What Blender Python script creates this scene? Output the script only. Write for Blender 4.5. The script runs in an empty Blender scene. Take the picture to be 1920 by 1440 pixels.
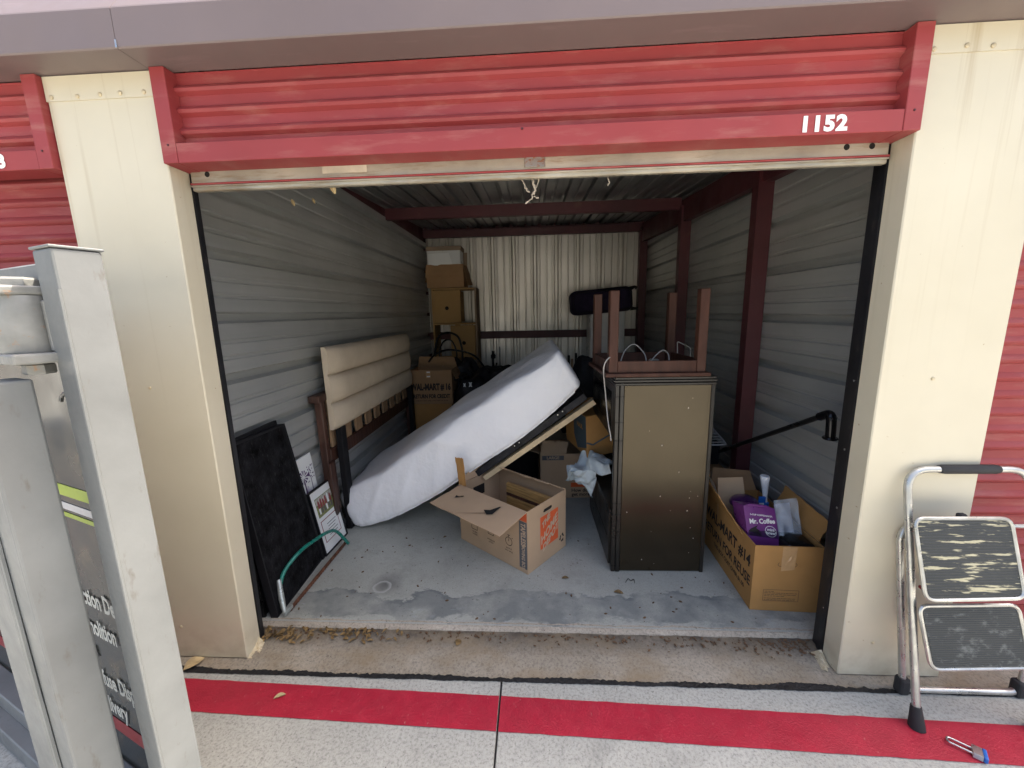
import bpy, bmesh, math, random
from mathutils import Vector, Matrix, noise
random.seed(7)
R = math.radians
SC = bpy.context.scene
COL = SC.collection
V = Vector

# ------------------------------------------------------------------ camera
FPX = 741.7
yaw, pitch, roll = 0.05564, 0.1771, -0.02159
fw = V((-math.sin(yaw)*math.cos(pitch), math.cos(yaw)*math.cos(pitch), -math.sin(pitch)))
rt = V((math.cos(yaw), math.sin(yaw), 0)); up = rt.cross(fw)
rr = rt*math.cos(roll) + up*math.sin(roll); uu = -rt*math.sin(roll) + up*math.cos(roll)
cam = bpy.data.cameras.new('camera'); cam.sensor_width = 36; cam.lens = FPX/1920*36
cam.clip_start = 0.02; cam.clip_end = 3000
co = bpy.data.objects.new('camera', cam); COL.objects.link(co)
CAM = V((0.0308, -1.5834, 1.6322))
M3 = Matrix((rr, uu, -fw)).transposed()
co.matrix_world = Matrix.Translation(CAM) @ M3.to_4x4()
SC.camera = co

# ------------------------------------------------------------------ light
SUN = V((0.42, 0.21, 0.88)).normalized()
w = bpy.data.worlds.new('World'); SC.world = w; w.use_nodes = True
nt = w.node_tree; nt.nodes.clear()
sky = nt.nodes.new('ShaderNodeTexSky'); sky.sky_type = 'NISHITA'; sky.sun_disc = False
sky.sun_elevation = math.asin(SUN.z); sky.sun_rotation = math.atan2(SUN.x, SUN.y)
sky.dust_density = 7.0; sky.air_density = 1.0; sky.ozone_density = 0.3
bg = nt.nodes.new('ShaderNodeBackground'); bg.inputs[1].default_value = 0.15
wo = nt.nodes.new('ShaderNodeOutputWorld')
nt.links.new(sky.outputs[0], bg.inputs[0]); nt.links.new(bg.outputs[0], wo.inputs[0])
sl = bpy.data.lights.new('sun', 'SUN'); sl.energy = 3.6; sl.angle = R(0.53); sl.color = (1.0, 0.92, 0.80)
so = bpy.data.objects.new('sun', sl); COL.objects.link(so)
so.rotation_euler = SUN.to_track_quat('Z', 'Y').to_euler()
so.location = (3, 3, 8)
SC.view_settings.view_transform = 'Standard'; SC.view_settings.look = 'None'
SC.view_settings.gamma = 1.0; SC.view_settings.exposure = 1.75
SC.cycles.max_bounces = 10; SC.cycles.diffuse_bounces = 6

# ------------------------------------------------------------------ materials
def nd(t, k, **kw):
    n = t.nodes.new(k)
    for a, b in kw.items(): setattr(n, a, b)
    return n
def newmat(name):
    m = bpy.data.materials.new(name); m.use_nodes = True
    t = m.node_tree; b = t.nodes['Principled BSDF']
    return m, t, b
def coords(t, scale=(1, 1, 1), kind='Object'):
    c = nd(t, 'ShaderNodeTexCoord'); mp = nd(t, 'ShaderNodeMapping')
    mp.inputs['Scale'].default_value = scale
    t.links.new(c.outputs[kind], mp.inputs[0]); return mp.outputs[0]
def noi(t, vec, s, d=4, r=.55):
    n = nd(t, 'ShaderNodeTexNoise'); n.inputs['Scale'].default_value = s
    n.inputs['Detail'].default_value = d; n.inputs['Roughness'].default_value = r
    t.links.new(vec, n.inputs['Vector']); return n.outputs[0]
def ramp(t, fac, stops):
    r = nd(t, 'ShaderNodeValToRGB'); e = r.color_ramp.elements
    while len(e) < len(stops): e.new(.5)
    for i, (p, c) in enumerate(stops):
        e[i].position = p; e[i].color = (c, c, c, 1) if isinstance(c, (int, float)) else (*c, 1)
    t.links.new(fac, r.inputs[0]); return r.outputs[0]
def mix(t, f, a, b, mode='MIX'):
    m = nd(t, 'ShaderNodeMix', data_type='RGBA', blend_type=mode)
    for s, v in ((0, f), (6, a), (7, b)):
        if isinstance(v, (int, float)): m.inputs[s].default_value = v
        elif isinstance(v, tuple): m.inputs[s].default_value = (*v, 1)
        else: t.links.new(v, m.inputs[s])
    return m.outputs[2]
def bump(t, b, h, strength, dist=.01):
    n = nd(t, 'ShaderNodeBump'); n.inputs['Strength'].default_value = strength; n.inputs['Distance'].default_value = dist
    t.links.new(h, n.inputs['Height']); t.links.new(n.outputs[0], b.inputs['Normal'])
def P(name, col, rough=.5, metal=0, var=.12, scale=3, fine=60, bmp=.15, bdist=.002, dirt=None, dthr=(.55, .75), dscale=(2, 2, 2), dn=3, spec=.5, st=(1, 1, 1), rv=.12):
    m, t, b = newmat(name)
    v = coords(t, st)
    n1 = noi(t, v, scale, 5)
    dk = tuple(c*(1-var*2) for c in col); lt = tuple(min(1, c*(1+var)) for c in col)
    c = ramp(t, n1, [(.3, dk), (.7, lt)])
    if dirt:
        n2 = noi(t, coords(t, dscale), dn, 6, .65)
        c = mix(t, ramp(t, n2, [(dthr[0], 0.), (dthr[1], 1.)]), c, dirt)
    t.links.new(c, b.inputs['Base Color'])
    n3 = noi(t, v, fine, 3)
    if bmp: bump(t, b, n3, bmp, bdist)
    rmp = ramp(t, noi(t, v, scale*2.3, 4), [(.3, max(.03, rough-rv)), (.7, min(1, rough+rv))])
    t.links.new(rmp, b.inputs['Roughness'])
    b.inputs['Metallic'].default_value = metal; b.inputs['Specular IOR Level'].default_value = spec
    return m

MT = {}
MT['red'] = P('red_door_paint', (.29, .045, .047), .56, spec=.35, var=.08, scale=1.5, fine=25, bmp=.06, dirt=(.36, .13, .11), dthr=(.52, .85), dscale=(1.2, 1, 7), dn=3.5)
MT['maroon'] = P('maroon_primer', (.075, .018, .022), .5, var=.15, scale=2, bmp=.08, dirt=(.11, .05, .04), dthr=(.6, .8))
MT['fascia'] = P('mauve_fascia_paint', (.175, .135, .13), .45, var=.05, scale=1.2, fine=90, bmp=.05, dirt=(.27, .20, .2), dthr=(.6, .85), dscale=(.6, 3, 3))
MT['black_guide'] = P('black_guide_paint', (.012, .012, .014), .4, var=.2, bmp=.1, dirt=(.06, .05, .045), dthr=(.6, .8), dscale=(8, 8, 3))
MT['screw'] = P('painted_screw', (.62, .53, .36), .45, .2, dirt=(.35, .22, .12), dn=60)
MT['galv'] = P('galvanised_bar', (.44, .40, .32), .42, .45, var=.15, scale=4, fine=120, dirt=(.25, .17, .09), dthr=(.5, .8), dscale=(2, 8, 14), dn=3)
MT['galv_pale'] = P('worn_paper_label', (.52, .46, .36), .7, var=.12, scale=12)
MT['steel'] = P('plain_steel', (.5, .5, .5), .3, .9, var=.1)
MT['rust_steel'] = P('rusted_steel_tab', (.38, .36, .33), .45, .6, dirt=(.3, .10, .03), dthr=(.5, .65), dscale=(20, 20, 30))
MT['white_print'] = P('white_lettering', (.8, .8, .78), .6, var=.05, dirt=(.5, .3, .28), dthr=(.62, .75), dscale=(30, 30, 30))
MT['trailer'] = P('trailer_grey_paint', (.165, .172, .17), .42, var=.1, scale=5, fine=80, bmp=.15, dirt=(.11, .10, .085), dthr=(.60, .76), dscale=(9, 9, 3), dn=4)
MT['bounce_skin'] = P('pale_bounce_skin', (.42, .415, .39), .5, .1, var=.1)  # invented pale grey, made bright to reflect sun onto the left pillar
MT['trailer_panel'] = P('trailer_panel_vinyl', (.035, .038, .034), .22, var=.2, scale=2, fine=40, bmp=.06, dirt=(.13, .10, .06), dthr=(.55, .8), dscale=(3, 3, 3))
MT['hinge'] = P('hinge_paint', (.23, .23, .215), .45, .1, var=.1, scale=20, fine=60, bmp=.4, dirt=(.30, .15, .06), dthr=(.62, .74), dscale=(14, 14, 14))
MT['lime'] = P('lime_vinyl', (.27, .36, .02), .4)
MT['silver_vinyl'] = P('silver_vinyl', (.45, .45, .46), .4)
MT['red_vinyl'] = P('red_vinyl', (.22, .01, .015), .4)
MT['trailer_text'] = P('faded_vinyl_letters', (.42, .43, .40), .5)
MT['tyre'] = P('tyre_rubber', (.02, .02, .02), .8)
MT['red_stripe'] = P('red_floor_paint', (.36, .013, .035), .5, var=.07, scale=9, fine=160, bmp=.6, bdist=.003, dirt=(.46, .16, .15), dthr=(.64, .72), dscale=(26, 12, 1), dn=3)
MT['tar'] = P('black_joint_sealant', (.008, .008, .009), .65, var=.3, fine=60, bmp=.7, bdist=.01)
MT['leaf'] = P('dry_leaf', (.23, .145, .055), .7, var=.4, scale=25)
MT['leaf_pale'] = P('pale_leaf', (.5, .38, .2), .7, var=.25, scale=25)
MT['mattress'] = None
MT['linen'] = P('beige_linen', (.54, .45, .335), .9, var=.05, scale=6, fine=420, bmp=.5, bdist=.003, spec=.2)
MT['dark_wood'] = P('dark_brown_wood', (.06, .024, .015), .5, var=.3, scale=3, st=(8, 8, 1), fine=30)
MT['black_wood'] = P('black_painted_wood', (.009, .009, .011), .6, var=.2, spec=.25)
MT['pine'] = P('bare_pine_slat', (.32, .20, .11), .65, var=.2, scale=4, st=(6, 6, 1), dirt=(.2, .08, .04), dthr=(.7, .74), dscale=(9, 9, 9))
MT['pine_lt'] = P('pale_pine_board', (.55, .42, .25), .6, var=.15, scale=5)
MT['hardwood'] = P('striped_hardwood', (.42, .25, .09), .5, var=.25, scale=3, st=(2, 2, 30))
MT['card'] = P('brown_cardboard', (.33, .20, .105), .85, var=.07, scale=4, fine=240, bmp=.15, spec=.15, st=(1, 1, 1), dirt=(.25, .145, .075), dthr=(.6, .9))
MT['card_lt'] = P('tan_cardboard', (.45, .315, .20), .85, var=.05, scale=4, fine=240, bmp=.15, spec=.15)
MT['card_or'] = P('ochre_cardboard', (.40, .215, .075), .8, var=.07, scale=4, fine=240, bmp=.15, spec=.2, dirt=(.31, .15, .05), dthr=(.6, .9))
MT['card_gr'] = P('grey_brown_cardboard', (.30, .22, .155), .85, var=.07, scale=4, fine=240, bmp=.15, spec=.15)
MT['ink'] = P('black_print_ink', (.02, .016, .015), .8, var=.2, bmp=0)
MT['ink_brown'] = P('brown_print_ink', (.13, .075, .04), .8, bmp=0)
MT['grey_ink'] = P('grey_print_band', (.10, .10, .105), .8, bmp=0)
MT['orange_ink'] = P('orange_print', (.62, .10, .025), .8, bmp=0)
MT['tan_ink'] = P('letter_knockout', (.50, .36, .24), .85, bmp=0)
MT['blue_ink'] = P('blue_grey_print', (.055, .085, .11), .8, bmp=0)
MT['tape'] = P('clear_parcel_tape', (.50, .31, .15), .12, var=.06, scale=20, bmp=.3, spec=.9)
MT['cab_black'] = P('black_brown_laminate', (.014, .011, .008), .36, var=.25, scale=3, fine=120, bmp=.04)
MT['cab_panel'] = P('bronze_black_end_panel', (.013, .009, .005), .21, var=.08, scale=2.5, fine=200, bmp=.02, spec=1.0, rv=.04)
MT['cab_panel'].node_tree.nodes['Principled BSDF'].inputs['Specular Tint'].default_value = (1, .86, .64, 1)
MT['cab_panel'].node_tree.nodes['Principled BSDF'].inputs['IOR'].default_value = 1.40
MT['chip'] = P('chipped_white', (.6, .55, .48), .7, bmp=0)
MT['table'] = P('reddish_brown_table', (.065, .026, .016), .55, spec=.25, var=.18, scale=4, st=(5, 5, 1), fine=60, bmp=.08)
MT['table_in'] = P('table_underside', (.17, .12, .09), .7)
MT['navy'] = P('navy_fabric', (.026, .020, .046), .85, var=.2, scale=8, fine=300, bmp=.5, spec=.2)
MT['white_lam'] = P('white_laminate', (.62, .63, .62), .35, var=.04, bmp=.03)
MT['black_cloth'] = P('black_nylon', (.009, .009, .013), .6, var=.4, scale=10, fine=60, bmp=.6, bdist=.006, spec=.4)
MT['black_carpet'] = P('black_carpet', (.011, .011, .013), .95, var=.5, scale=14, fine=300, bmp=.9, bdist=.006, spec=.1, dirt=(.035, .035, .034), dthr=(.56, .72), dscale=(40, 40, 9), dn=3)
MT['black_metal'] = P('black_metal', (.012, .012, .012), .32, .3, var=.2)
MT['chrome_black'] = P('gloss_black_metal', (.02, .02, .022), .18, .7, var=.1)
MT['white_wire'] = P('white_coated_wire', (.6, .6, .6), .4)
MT['cable'] = P('grey_cable', (.36, .34, .31), .5)
MT['blue_cloth'] = P('pale_blue_fabric', (.60, .66, .67), .8, var=.12, scale=12, fine=80, bmp=.4, bdist=.006, spec=.2)
MT['purple'] = P('purple_packaging', (.145, .03, .17), .35, var=.12, scale=9, bmp=.05)
MT['purple_dk'] = P('dark_purple_packaging', (.05, .012, .075), .35, bmp=.02)
MT['plastic_bag'] = None
MT['white_pl'] = P('white_plastic', (.75, .77, .8), .35, var=.03, bmp=.02)
MT['blue_pl'] = P('blue_plastic', (.02, .13, .48), .35, var=.06)
MT['green'] = P('green_saw_paint', (.01, .17, .13), .3, var=.1, scale=20, dirt=(.02, .07, .06), dthr=(.7, .76), dscale=(30, 30, 30))
MT['saw_grip'] = P('worn_silver_grip', (.42, .45, .43), .35, .5, var=.15, scale=30)
MT['rust'] = P('rusty_blade', (.14, .055, .03), .75, .2, var=.35, scale=30)
MT['alu'] = P('ladder_silver', (.52, .52, .49), .34, .75, var=.12, scale=14, dirt=(.42, .38, .3), dthr=(.6, .72), dscale=(40, 40, 10))
MT['rubber'] = P('black_rubber', (.025, .025, .027), .75, var=.2)
MT['mat_white'] = P('white_mat_board', (.72, .73, .72), .7, var=.03, bmp=.03)
MT['grass_p'] = P('printed_grass', (.20, .22, .07), .6, var=.3, scale=60)
MT['sky_p'] = P('printed_pale_trees', (.42, .42, .36), .6, var=.25, scale=60)
MT['red_p'] = P('printed_red_shirt', (.25, .03, .04), .6)
MT['skin_p'] = P('printed_dark_trousers', (.10, .09, .09), .6)
MT['lav'] = P('printed_lavender', (.55, .52, .60), .6, var=.25, scale=18)
MT['purp_p'] = P('printed_purple', (.10, .04, .15), .6, var=.2)
MT['fabric_tan'] = P('tan_drawer_board', (.36, .22, .085), .8, var=.06)
MT['hole'] = P('dark_hole', (.006, .005, .004), .9, bmp=0)
MT['cobweb'] = P('dusty_cobweb', (.42, .36, .28), .9)

def mk_cream():
    m, t, b = newmat('cream_panel_paint')
    base = ramp(t, noi(t, coords(t), 1.6, 4), [(.3, (.56, .505, .375)), (.7, (.63, .575, .44))])
    st = ramp(t, noi(t, coords(t, (22, 22, .55)), 1, 4, .6), [(.56, 0.), (.78, 1.)])
    sx = nd(t, 'ShaderNodeSeparateXYZ'); t.links.new(coords(t), sx.inputs[0])
    top = ramp(t, sx.outputs[2], [(0, 0.), (1, 1.)]); 
    mr = nd(t, 'ShaderNodeMapRange'); mr.inputs[1].default_value = 1.2; mr.inputs[2].default_value = 2.55
    t.links.new(sx.outputs[2], mr.inputs[0])
    mm = nd(t, 'ShaderNodeMath', operation='MULTIPLY'); t.links.new(st, mm.inputs[0]); t.links.new(mr.outputs[0], mm.inputs[1])
    m2 = nd(t, 'ShaderNodeMath', operation='MULTIPLY'); t.links.new(mm.outputs[0], m2.inputs[0]); m2.inputs[1].default_value = .75
    c = mix(t, m2.outputs[0], base, (.34, .25, .13))
    # grime near the ground
    mr2 = nd(t, 'ShaderNodeMapRange'); mr2.inputs[1].default_value = .22; mr2.inputs[2].default_value = 0.0
    t.links.new(sx.outputs[2], mr2.inputs[0])
    g = nd(t, 'ShaderNodeMath', operation='MULTIPLY'); t.links.new(mr2.outputs[0], g.inputs[0])
    t.links.new(ramp(t, noi(t, coords(t), 14, 5), [(.4, 0.), (.7, .6)]), g.inputs[1])
    c = mix(t, g.outputs[0], c, (.36, .28, .18))
    sp = ramp(t, noi(t, coords(t), 45, 2), [(.74, 0.), (.78, 1.)])
    c = mix(t, sp, c, (.40, .30, .18))
    t.links.new(c, b.inputs['Base Color']); b.inputs['Roughness'].default_value = .38
    bump(t, b, noi(t, coords(t, (1, 1, 1)), 5, 2), .12, .01)
    return m
MT['cream'] = mk_cream()

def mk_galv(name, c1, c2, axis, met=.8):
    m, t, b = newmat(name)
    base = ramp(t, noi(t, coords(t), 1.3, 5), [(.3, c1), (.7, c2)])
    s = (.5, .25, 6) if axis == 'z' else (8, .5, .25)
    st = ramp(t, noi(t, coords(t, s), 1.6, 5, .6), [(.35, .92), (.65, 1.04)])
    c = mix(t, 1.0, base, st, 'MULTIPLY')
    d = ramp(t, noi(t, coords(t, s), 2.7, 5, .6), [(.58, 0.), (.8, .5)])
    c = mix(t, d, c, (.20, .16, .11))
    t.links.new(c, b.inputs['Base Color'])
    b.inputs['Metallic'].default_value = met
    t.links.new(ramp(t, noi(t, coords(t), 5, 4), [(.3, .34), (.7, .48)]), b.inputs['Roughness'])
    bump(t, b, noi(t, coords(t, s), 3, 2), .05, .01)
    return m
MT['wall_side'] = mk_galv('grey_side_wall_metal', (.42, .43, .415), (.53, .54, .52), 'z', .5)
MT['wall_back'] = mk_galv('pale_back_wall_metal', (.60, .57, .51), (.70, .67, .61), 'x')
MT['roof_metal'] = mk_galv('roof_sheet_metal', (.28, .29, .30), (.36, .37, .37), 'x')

def mk_concrete(name, c1, c2, broom=None, stains=False, dirt=False):
    m, t, b = newmat(name)
    v = coords(t)
    base = ramp(t, noi(t, v, 2.2, 6, .6), [(.3, c1), (.72, c2)])
    spk = ramp(t, noi(t, v, 170 if stains else 85, 4, .75), [(.36, .82), (.5, 1.), (.66, 1.06)] if stains else [(.36, .66), (.5, 1.), (.66, 1.12)])
    c = mix(t, 1.0, base, spk, 'MULTIPLY')
    pit = ramp(t, noi(t, v, 75, 2), [(.70, 0.), (.74, 1.)])
    c = mix(t, pit, c, tuple(x*.4 for x in c1))
    c = mix(t, ramp(t, noi(t, v, 5.5, 6, .7), [(.52, 0.), (.74, .42)]), c, tuple(x*.55 for x in c1))
    c = mix(t, ramp(t, noi(t, coords(t, (1, 1, 1)), 31, 2, .5), [(.72, 0.), (.76, .5)]), c, tuple(x*.35 for x in c1))
    sx = nd(t, 'ShaderNodeSeparateXYZ'); t.links.new(v, sx.inputs[0])
    if stains:
        # wet tide line near the front edge, edges broken up with noise
        wob = nd(t, 'ShaderNodeMath', operation='MULTIPLY_ADD'); t.links.new(noi(t, coords(t, (1, 1.6, 1)), 3.1, 6, .65), wob.inputs[0])
        wob.inputs[1].default_value = .42; t.links.new(sx.outputs[1], wob.inputs[2])
        band = ramp(t, wob.outputs[0], [(.43, 0.), (.45, .75), (.60, .62), (.632, .95), (.645, 0.)])
        blot = ramp(t, noi(t, coords(t), 4.2, 6, .6), [(.36, .15), (.56, 1.)])
        f = nd(t, 'ShaderNodeMath', operation='MULTIPLY'); t.links.new(band, f.inputs[0]); t.links.new(blot, f.inputs[1])
        c = mix(t, f.outputs[0], c, (.13, .145, .15))
        # pale mineral bloom inside
        bl = ramp(t, noi(t, coords(t, (1, 1.8, 1)), 7, 6, .7), [(.6, 0.), (.78, .7)])
        near = ramp(t, sx.outputs[1], [(.25, 1.), (.6, 0.)])
        f2 = nd(t, 'ShaderNodeMath', operation='MULTIPLY'); t.links.new(bl, f2.inputs[0]); t.links.new(near, f2.inputs[1])
        c = mix(t, f2.outputs[0], c, (.40, .44, .46))
        # round patched mark near the left of the doorway
        def ring(cx, cy, r, wd, sy=1.0):
            mp = nd(t, 'ShaderNodeMapping'); mp.inputs['Location'].default_value = (-cx, -cy*sy, -.05); mp.inputs['Scale'].default_value = (1, sy, 1)
            cc = nd(t, 'ShaderNodeTexCoord'); t.links.new(cc.outputs['Object'], mp.inputs[0])
            ln = nd(t, 'ShaderNodeVectorMath', operation='LENGTH'); t.links.new(mp.outputs[0], ln.inputs[0])
            ad = nd(t, 'ShaderNodeMath', operation='MULTIPLY_ADD'); t.links.new(noi(t, v, 9, 4), ad.inputs[0]); ad.inputs[1].default_value = .05
            t.links.new(ln.outputs['Value'], ad.inputs[2])
            return ramp(t, ad.outputs[0], [(max(0, r-wd+.02), 0.), (r+.025, 1.), (r+wd+.02, 0.)])
        disc = ring(-.87, .50, .0, .12)
        c = mix(t, disc, c, (.13, .13, .125))
        rg = ring(-.885, .475, .05, .012)
        c = mix(t, rg, c, (.42, .42, .40))
    if dirt:
        near = ramp(t, sx.outputs[1], [(0.05, 0.), (.17, 1.)])
        nn = ramp(t, noi(t, v, 8, 6, .7), [(.25, .35), (.55, 1.)])
        f = nd(t, 'ShaderNodeMath', operation='MULTIPLY'); t.links.new(near, f.inputs[0]); t.links.new(nn, f.inputs[1])
        c = mix(t, f.outputs[0], c, (.075, .062, .05))
        c = mix(t, ramp(t, noi(t, coords(t, (1, 2, 1)), 3, 6, .65), [(.45, 0.), (.68, .75)]), c, (.24, .18, .11))
    t.links.new(c, b.inputs['Base Color']); b.inputs['Roughness'].default_value = .8 if not stains else .6
    b.inputs['Specular IOR Level'].default_value = .3
    h = noi(t, v, 110, 4, .7)
    if broom:
        h2 = noi(t, coords(t, broom), 1, 3)
        h = mix(t, .6, h, h2)
    bump(t, b, h, .5 if not stains else .18, .004)
    return m
MT['drive'] = mk_concrete('brushed_driveway_concrete', (.34, .34, .31), (.43, .43, .395), (300, 14, 1))
MT['apron'] = mk_concrete('worn_apron_concrete', (.25, .215, .165), (.36, .32, .26), (260, 18, 1), dirt=True)
MT['floor'] = mk_concrete('unit_floor_concrete', (.325, .33, .295), (.425, .43, .39), None, stains=True)
MT['lip'] = mk_concrete('floor_lip_concrete', (.30, .255, .20), (.45, .40, .33))

def mk_mattress():
    m, t, b = newmat('white_mattress_cover')
    v = coords(t)
    c = ramp(t, noi(t, v, 3, 4), [(.3, (.77, .765, .775)), (.7, (.83, .825, .83))])
    t.links.new(c, b.inputs['Base Color']); b.inputs['Roughness'].default_value = .75
    b.inputs['Specular IOR Level'].default_value = .25
    h = mix(t, .5, noi(t, coords(t, (3, 3, 1.2)), 4, 4, .5), noi(t, v, 26, 3))
    bump(t, b, h, .35, .03)
    return m
MT['mattress'] = mk_mattress()
def mk_bag():
    m, t, b = newmat('clear_plastic_bag')
    b.inputs['Base Color'].default_value = (.62, .68, .74, 1); b.inputs['Roughness'].default_value = .2
    b.inputs['Alpha'].default_value = .32
    bump(t, b, noi(t, coords(t), 25, 4), .6, .01)
    return m
MT['plastic_bag'] = mk_bag()
def mk_ladder_tread():
    m, t, b = newmat('ribbed_black_tread')
    v = coords(t)
    wv = nd(t, 'ShaderNodeTexNoise'); 
    pt = ramp(t, noi(t, coords(t, (3, 3, 26)), 2.6, 5, .62), [(.56, 0.), (.62, 1.)])
    c = mix(t, pt, (.035, .038, .036), (.52, .47, .30))
    t.links.new(c, b.inputs['Base Color']); b.inputs['Roughness'].default_value = .5
    bump(t, b, noi(t, v, 40, 3), .3, .003)
    return m
MT['tread'] = mk_ladder_tread()
def mk_ladder_tread2():
    m, t, b = newmat('scuffed_black_tread')
    pt = ramp(t, noi(t, coords(t, (6, 6, 9)), 3.2, 6, .7), [(.54, 0.), (.70, .5)])
    c = mix(t, pt, (.035, .038, .036), (.30, .31, .29))
    t.links.new(c, b.inputs['Base Color']); b.inputs['Roughness'].default_value = .45
    return m
MT['tread2'] = mk_ladder_tread2()

# ------------------------------------------------------------------ mesh helpers
class Fr:
    def __init__(s, o=(0, 0, 0), u=(1, 0, 0), v=(0, 1, 0), w=(0, 0, 1)):
        s.o, s.u, s.v, s.w = V(o), V(u), V(v), V(w)
    def __call__(s, p): return s.o + s.u*p[0] + s.v*p[1] + s.w*p[2]
def rotz(o, deg):
    a = R(deg); return Fr(o, (math.cos(a), math.sin(a), 0), (-math.sin(a), math.cos(a), 0))
ID = Fr()
class MB:
    def __init__(s): s.v = []; s.f = []; s.smooth = False
    def add(s, vs, fs, fr=ID):
        n = len(s.v); s.v += [fr(p) for p in vs]; s.f += [tuple(i+n for i in f) for f in fs]; return s
    def box(s, lo, hi, fr=ID, b=0.0, seg=1):
        if b <= 0:
            x0, y0, z0 = lo; x1, y1, z1 = hi
            vs = [(x0,y0,z0),(x1,y0,z0),(x1,y1,z0),(x0,y1,z0),(x0,y0,z1),(x1,y0,z1),(x1,y1,z1),(x0,y1,z1)]
            return s.add(vs, [(0,3,2,1),(4,5,6,7),(0,1,5,4),(1,2,6,5),(2,3,7,6),(3,0,4,7)], fr)
        bm = bmesh.new(); bmesh.ops.create_cube(bm, size=1)
        for v in bm.verts:
            v.co = V(((lo[0]+hi[0])/2+v.co.x*(hi[0]-lo[0]), (lo[1]+hi[1])/2+v.co.y*(hi[1]-lo[1]), (lo[2]+hi[2])/2+v.co.z*(hi[2]-lo[2])))
        bmesh.ops.bevel(bm, geom=list(bm.edges), offset=b, segments=seg, affect='EDGES', profile=.5)
        bm.verts.index_update()
        s.add([v.co.copy() for v in bm.verts], [[v.index for v in f.verts] for f in bm.faces], fr); bm.free(); return s
    def hexa(s, a):   # eight world points: bottom 4 then top 4
        return s.add(a, [(0,3,2,1),(4,5,6,7),(0,1,5,4),(1,2,6,5),(2,3,7,6),(3,0,4,7)])
    def tube(s, pts, r, n=8, closed=False, cap=True):
        pts = [V(p) for p in pts]; N = len(pts); base = len(s.v); prev = None
        rs = r if isinstance(r, (list, tuple)) else [r]*N
        for i, p in enumerate(pts):
            a = pts[(i-1) % N] if (i > 0 or closed) else p; b = pts[(i+1) % N] if (i < N-1 or closed) else p
            t = (b-a).normalized()
            if prev is None:
                x = t.cross(V((0, 0, 1)));
                if x.length < .05: x = t.cross(V((0, 1, 0)))
            else: x = prev - t*prev.dot(t)
            x.normalize(); prev = x; y = t.cross(x)
            for k in range(n):
                a_ = 2*math.pi*k/n; s.v.append(p + (x*math.cos(a_)+y*math.sin(a_))*rs[i])
        for i in range(N if closed else N-1):
            j = (i+1) % N
            for k in range(n):
                s.f.append((base+i*n+k, base+i*n+(k+1) % n, base+j*n+(k+1) % n, base+j*n+k))
        if cap and not closed:
            s.f.append(tuple(base+k for k in range(n))[::-1]); s.f.append(tuple(base+(N-1)*n+k for k in range(n)))
        return s
    def cyl(s, a, b, r, n=14, r2=None): return s.tube([a, b], [r, r if r2 is None else r2], n)
    def sheet(s, p00, p10, p01, p11, nx=8, ny=8, th=.004, fn=None):
        p00, p10, p01, p11 = map(V, (p00, p10, p01, p11)); nrm = (p10-p00).cross(p01-p00).normalized(); b = len(s.v)
        for side in (0, 1):
            for j in range(ny+1):
                for i in range(nx+1):
                    a, c = i/nx, j/ny
                    q = p00*(1-a)*(1-c)+p10*a*(1-c)+p01*(1-a)*c+p11*a*c
                    if fn: q = q + fn(a, c, nrm)
                    s.v.append(q + nrm*(th*side))
        W = nx+1; O = W*(ny+1)
        for j in range(ny):
            for i in range(nx):
                k = b+j*W+i
                s.f.append((k, k+W, k+W+1, k+1)); s.f.append((k+O, k+1+O, k+W+1+O, k+W+O))
        ring = [i for i in range(W)] + [j*W+nx for j in range(1, ny+1)] + [ny*W+i for i in range(nx-1, -1, -1)] + [j*W for j in range(ny-1, 0, -1)]
        for i in range(len(ring)):
            a, c = ring[i], ring[(i+1) % len(ring)]
            s.f.append((b+a, b+c, b+c+O, b+a+O))
        return s
    def lathe(s, prof, fr=ID, n=20):
        b = len(s.v)
        for r_, z in prof:
            for k in range(n):
                a = 2*math.pi*k/n; s.v.append(fr((r_*math.cos(a), r_*math.sin(a), z)))
        for i in range(len(prof)-1):
            for k in range(n):
                s.f.append((b+i*n+k, b+i*n+(k+1) % n, b+(i+1)*n+(k+1) % n, b+(i+1)*n+k))
        s.f.append(tuple(b+k for k in range(n))[::-1]); s.f.append(tuple(b+(len(prof)-1)*n+k for k in range(n))); return s
    def poly(s, pts): n = len(s.v); s.v += [V(p) for p in pts]; s.f.append(tuple(range(n, n+len(pts)))); return s
BASE = {}
def setp(o, label=None, cat=None, group=None, kind=None):
    for k, v in (('label', label), ('category', cat), ('group', group), ('kind', kind)):
        if v: o[k] = v
    return o
def thing(name, label, cat, loc, group=None, kind=None):
    o = bpy.data.objects.new(name, None); COL.objects.link(o); o.location = loc; o.empty_display_size = .1
    BASE[o.name] = V(loc); return setp(o, label, cat, group, kind)
def part(name, mb, mat, parent=None, smooth=False, label=None, cat=None, group=None, kind=None, loc=None):
    off = BASE[parent.name] if parent else (V(loc) if loc is not None else V((0, 0, 0)))
    me = bpy.data.meshes.new(name); me.from_pydata([tuple(v-off) for v in mb.v], [], mb.f); me.validate()
    bm = bmesh.new(); bm.from_mesh(me); bmesh.ops.recalc_face_normals(bm, faces=bm.faces); bm.to_mesh(me); bm.free()
    if smooth:
        for p_ in me.polygons: p_.use_smooth = True
        me.set_sharp_from_angle(angle=R(smooth if smooth is not True else 40))
    me.materials.append(MT[mat] if isinstance(mat, str) else mat)
    o = bpy.data.objects.new(name, me); COL.objects.link(o)
    if parent: o.parent = parent
    else: o.location = off
    BASE[o.name] = off
    return setp(o, label, cat, group, kind)
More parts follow.
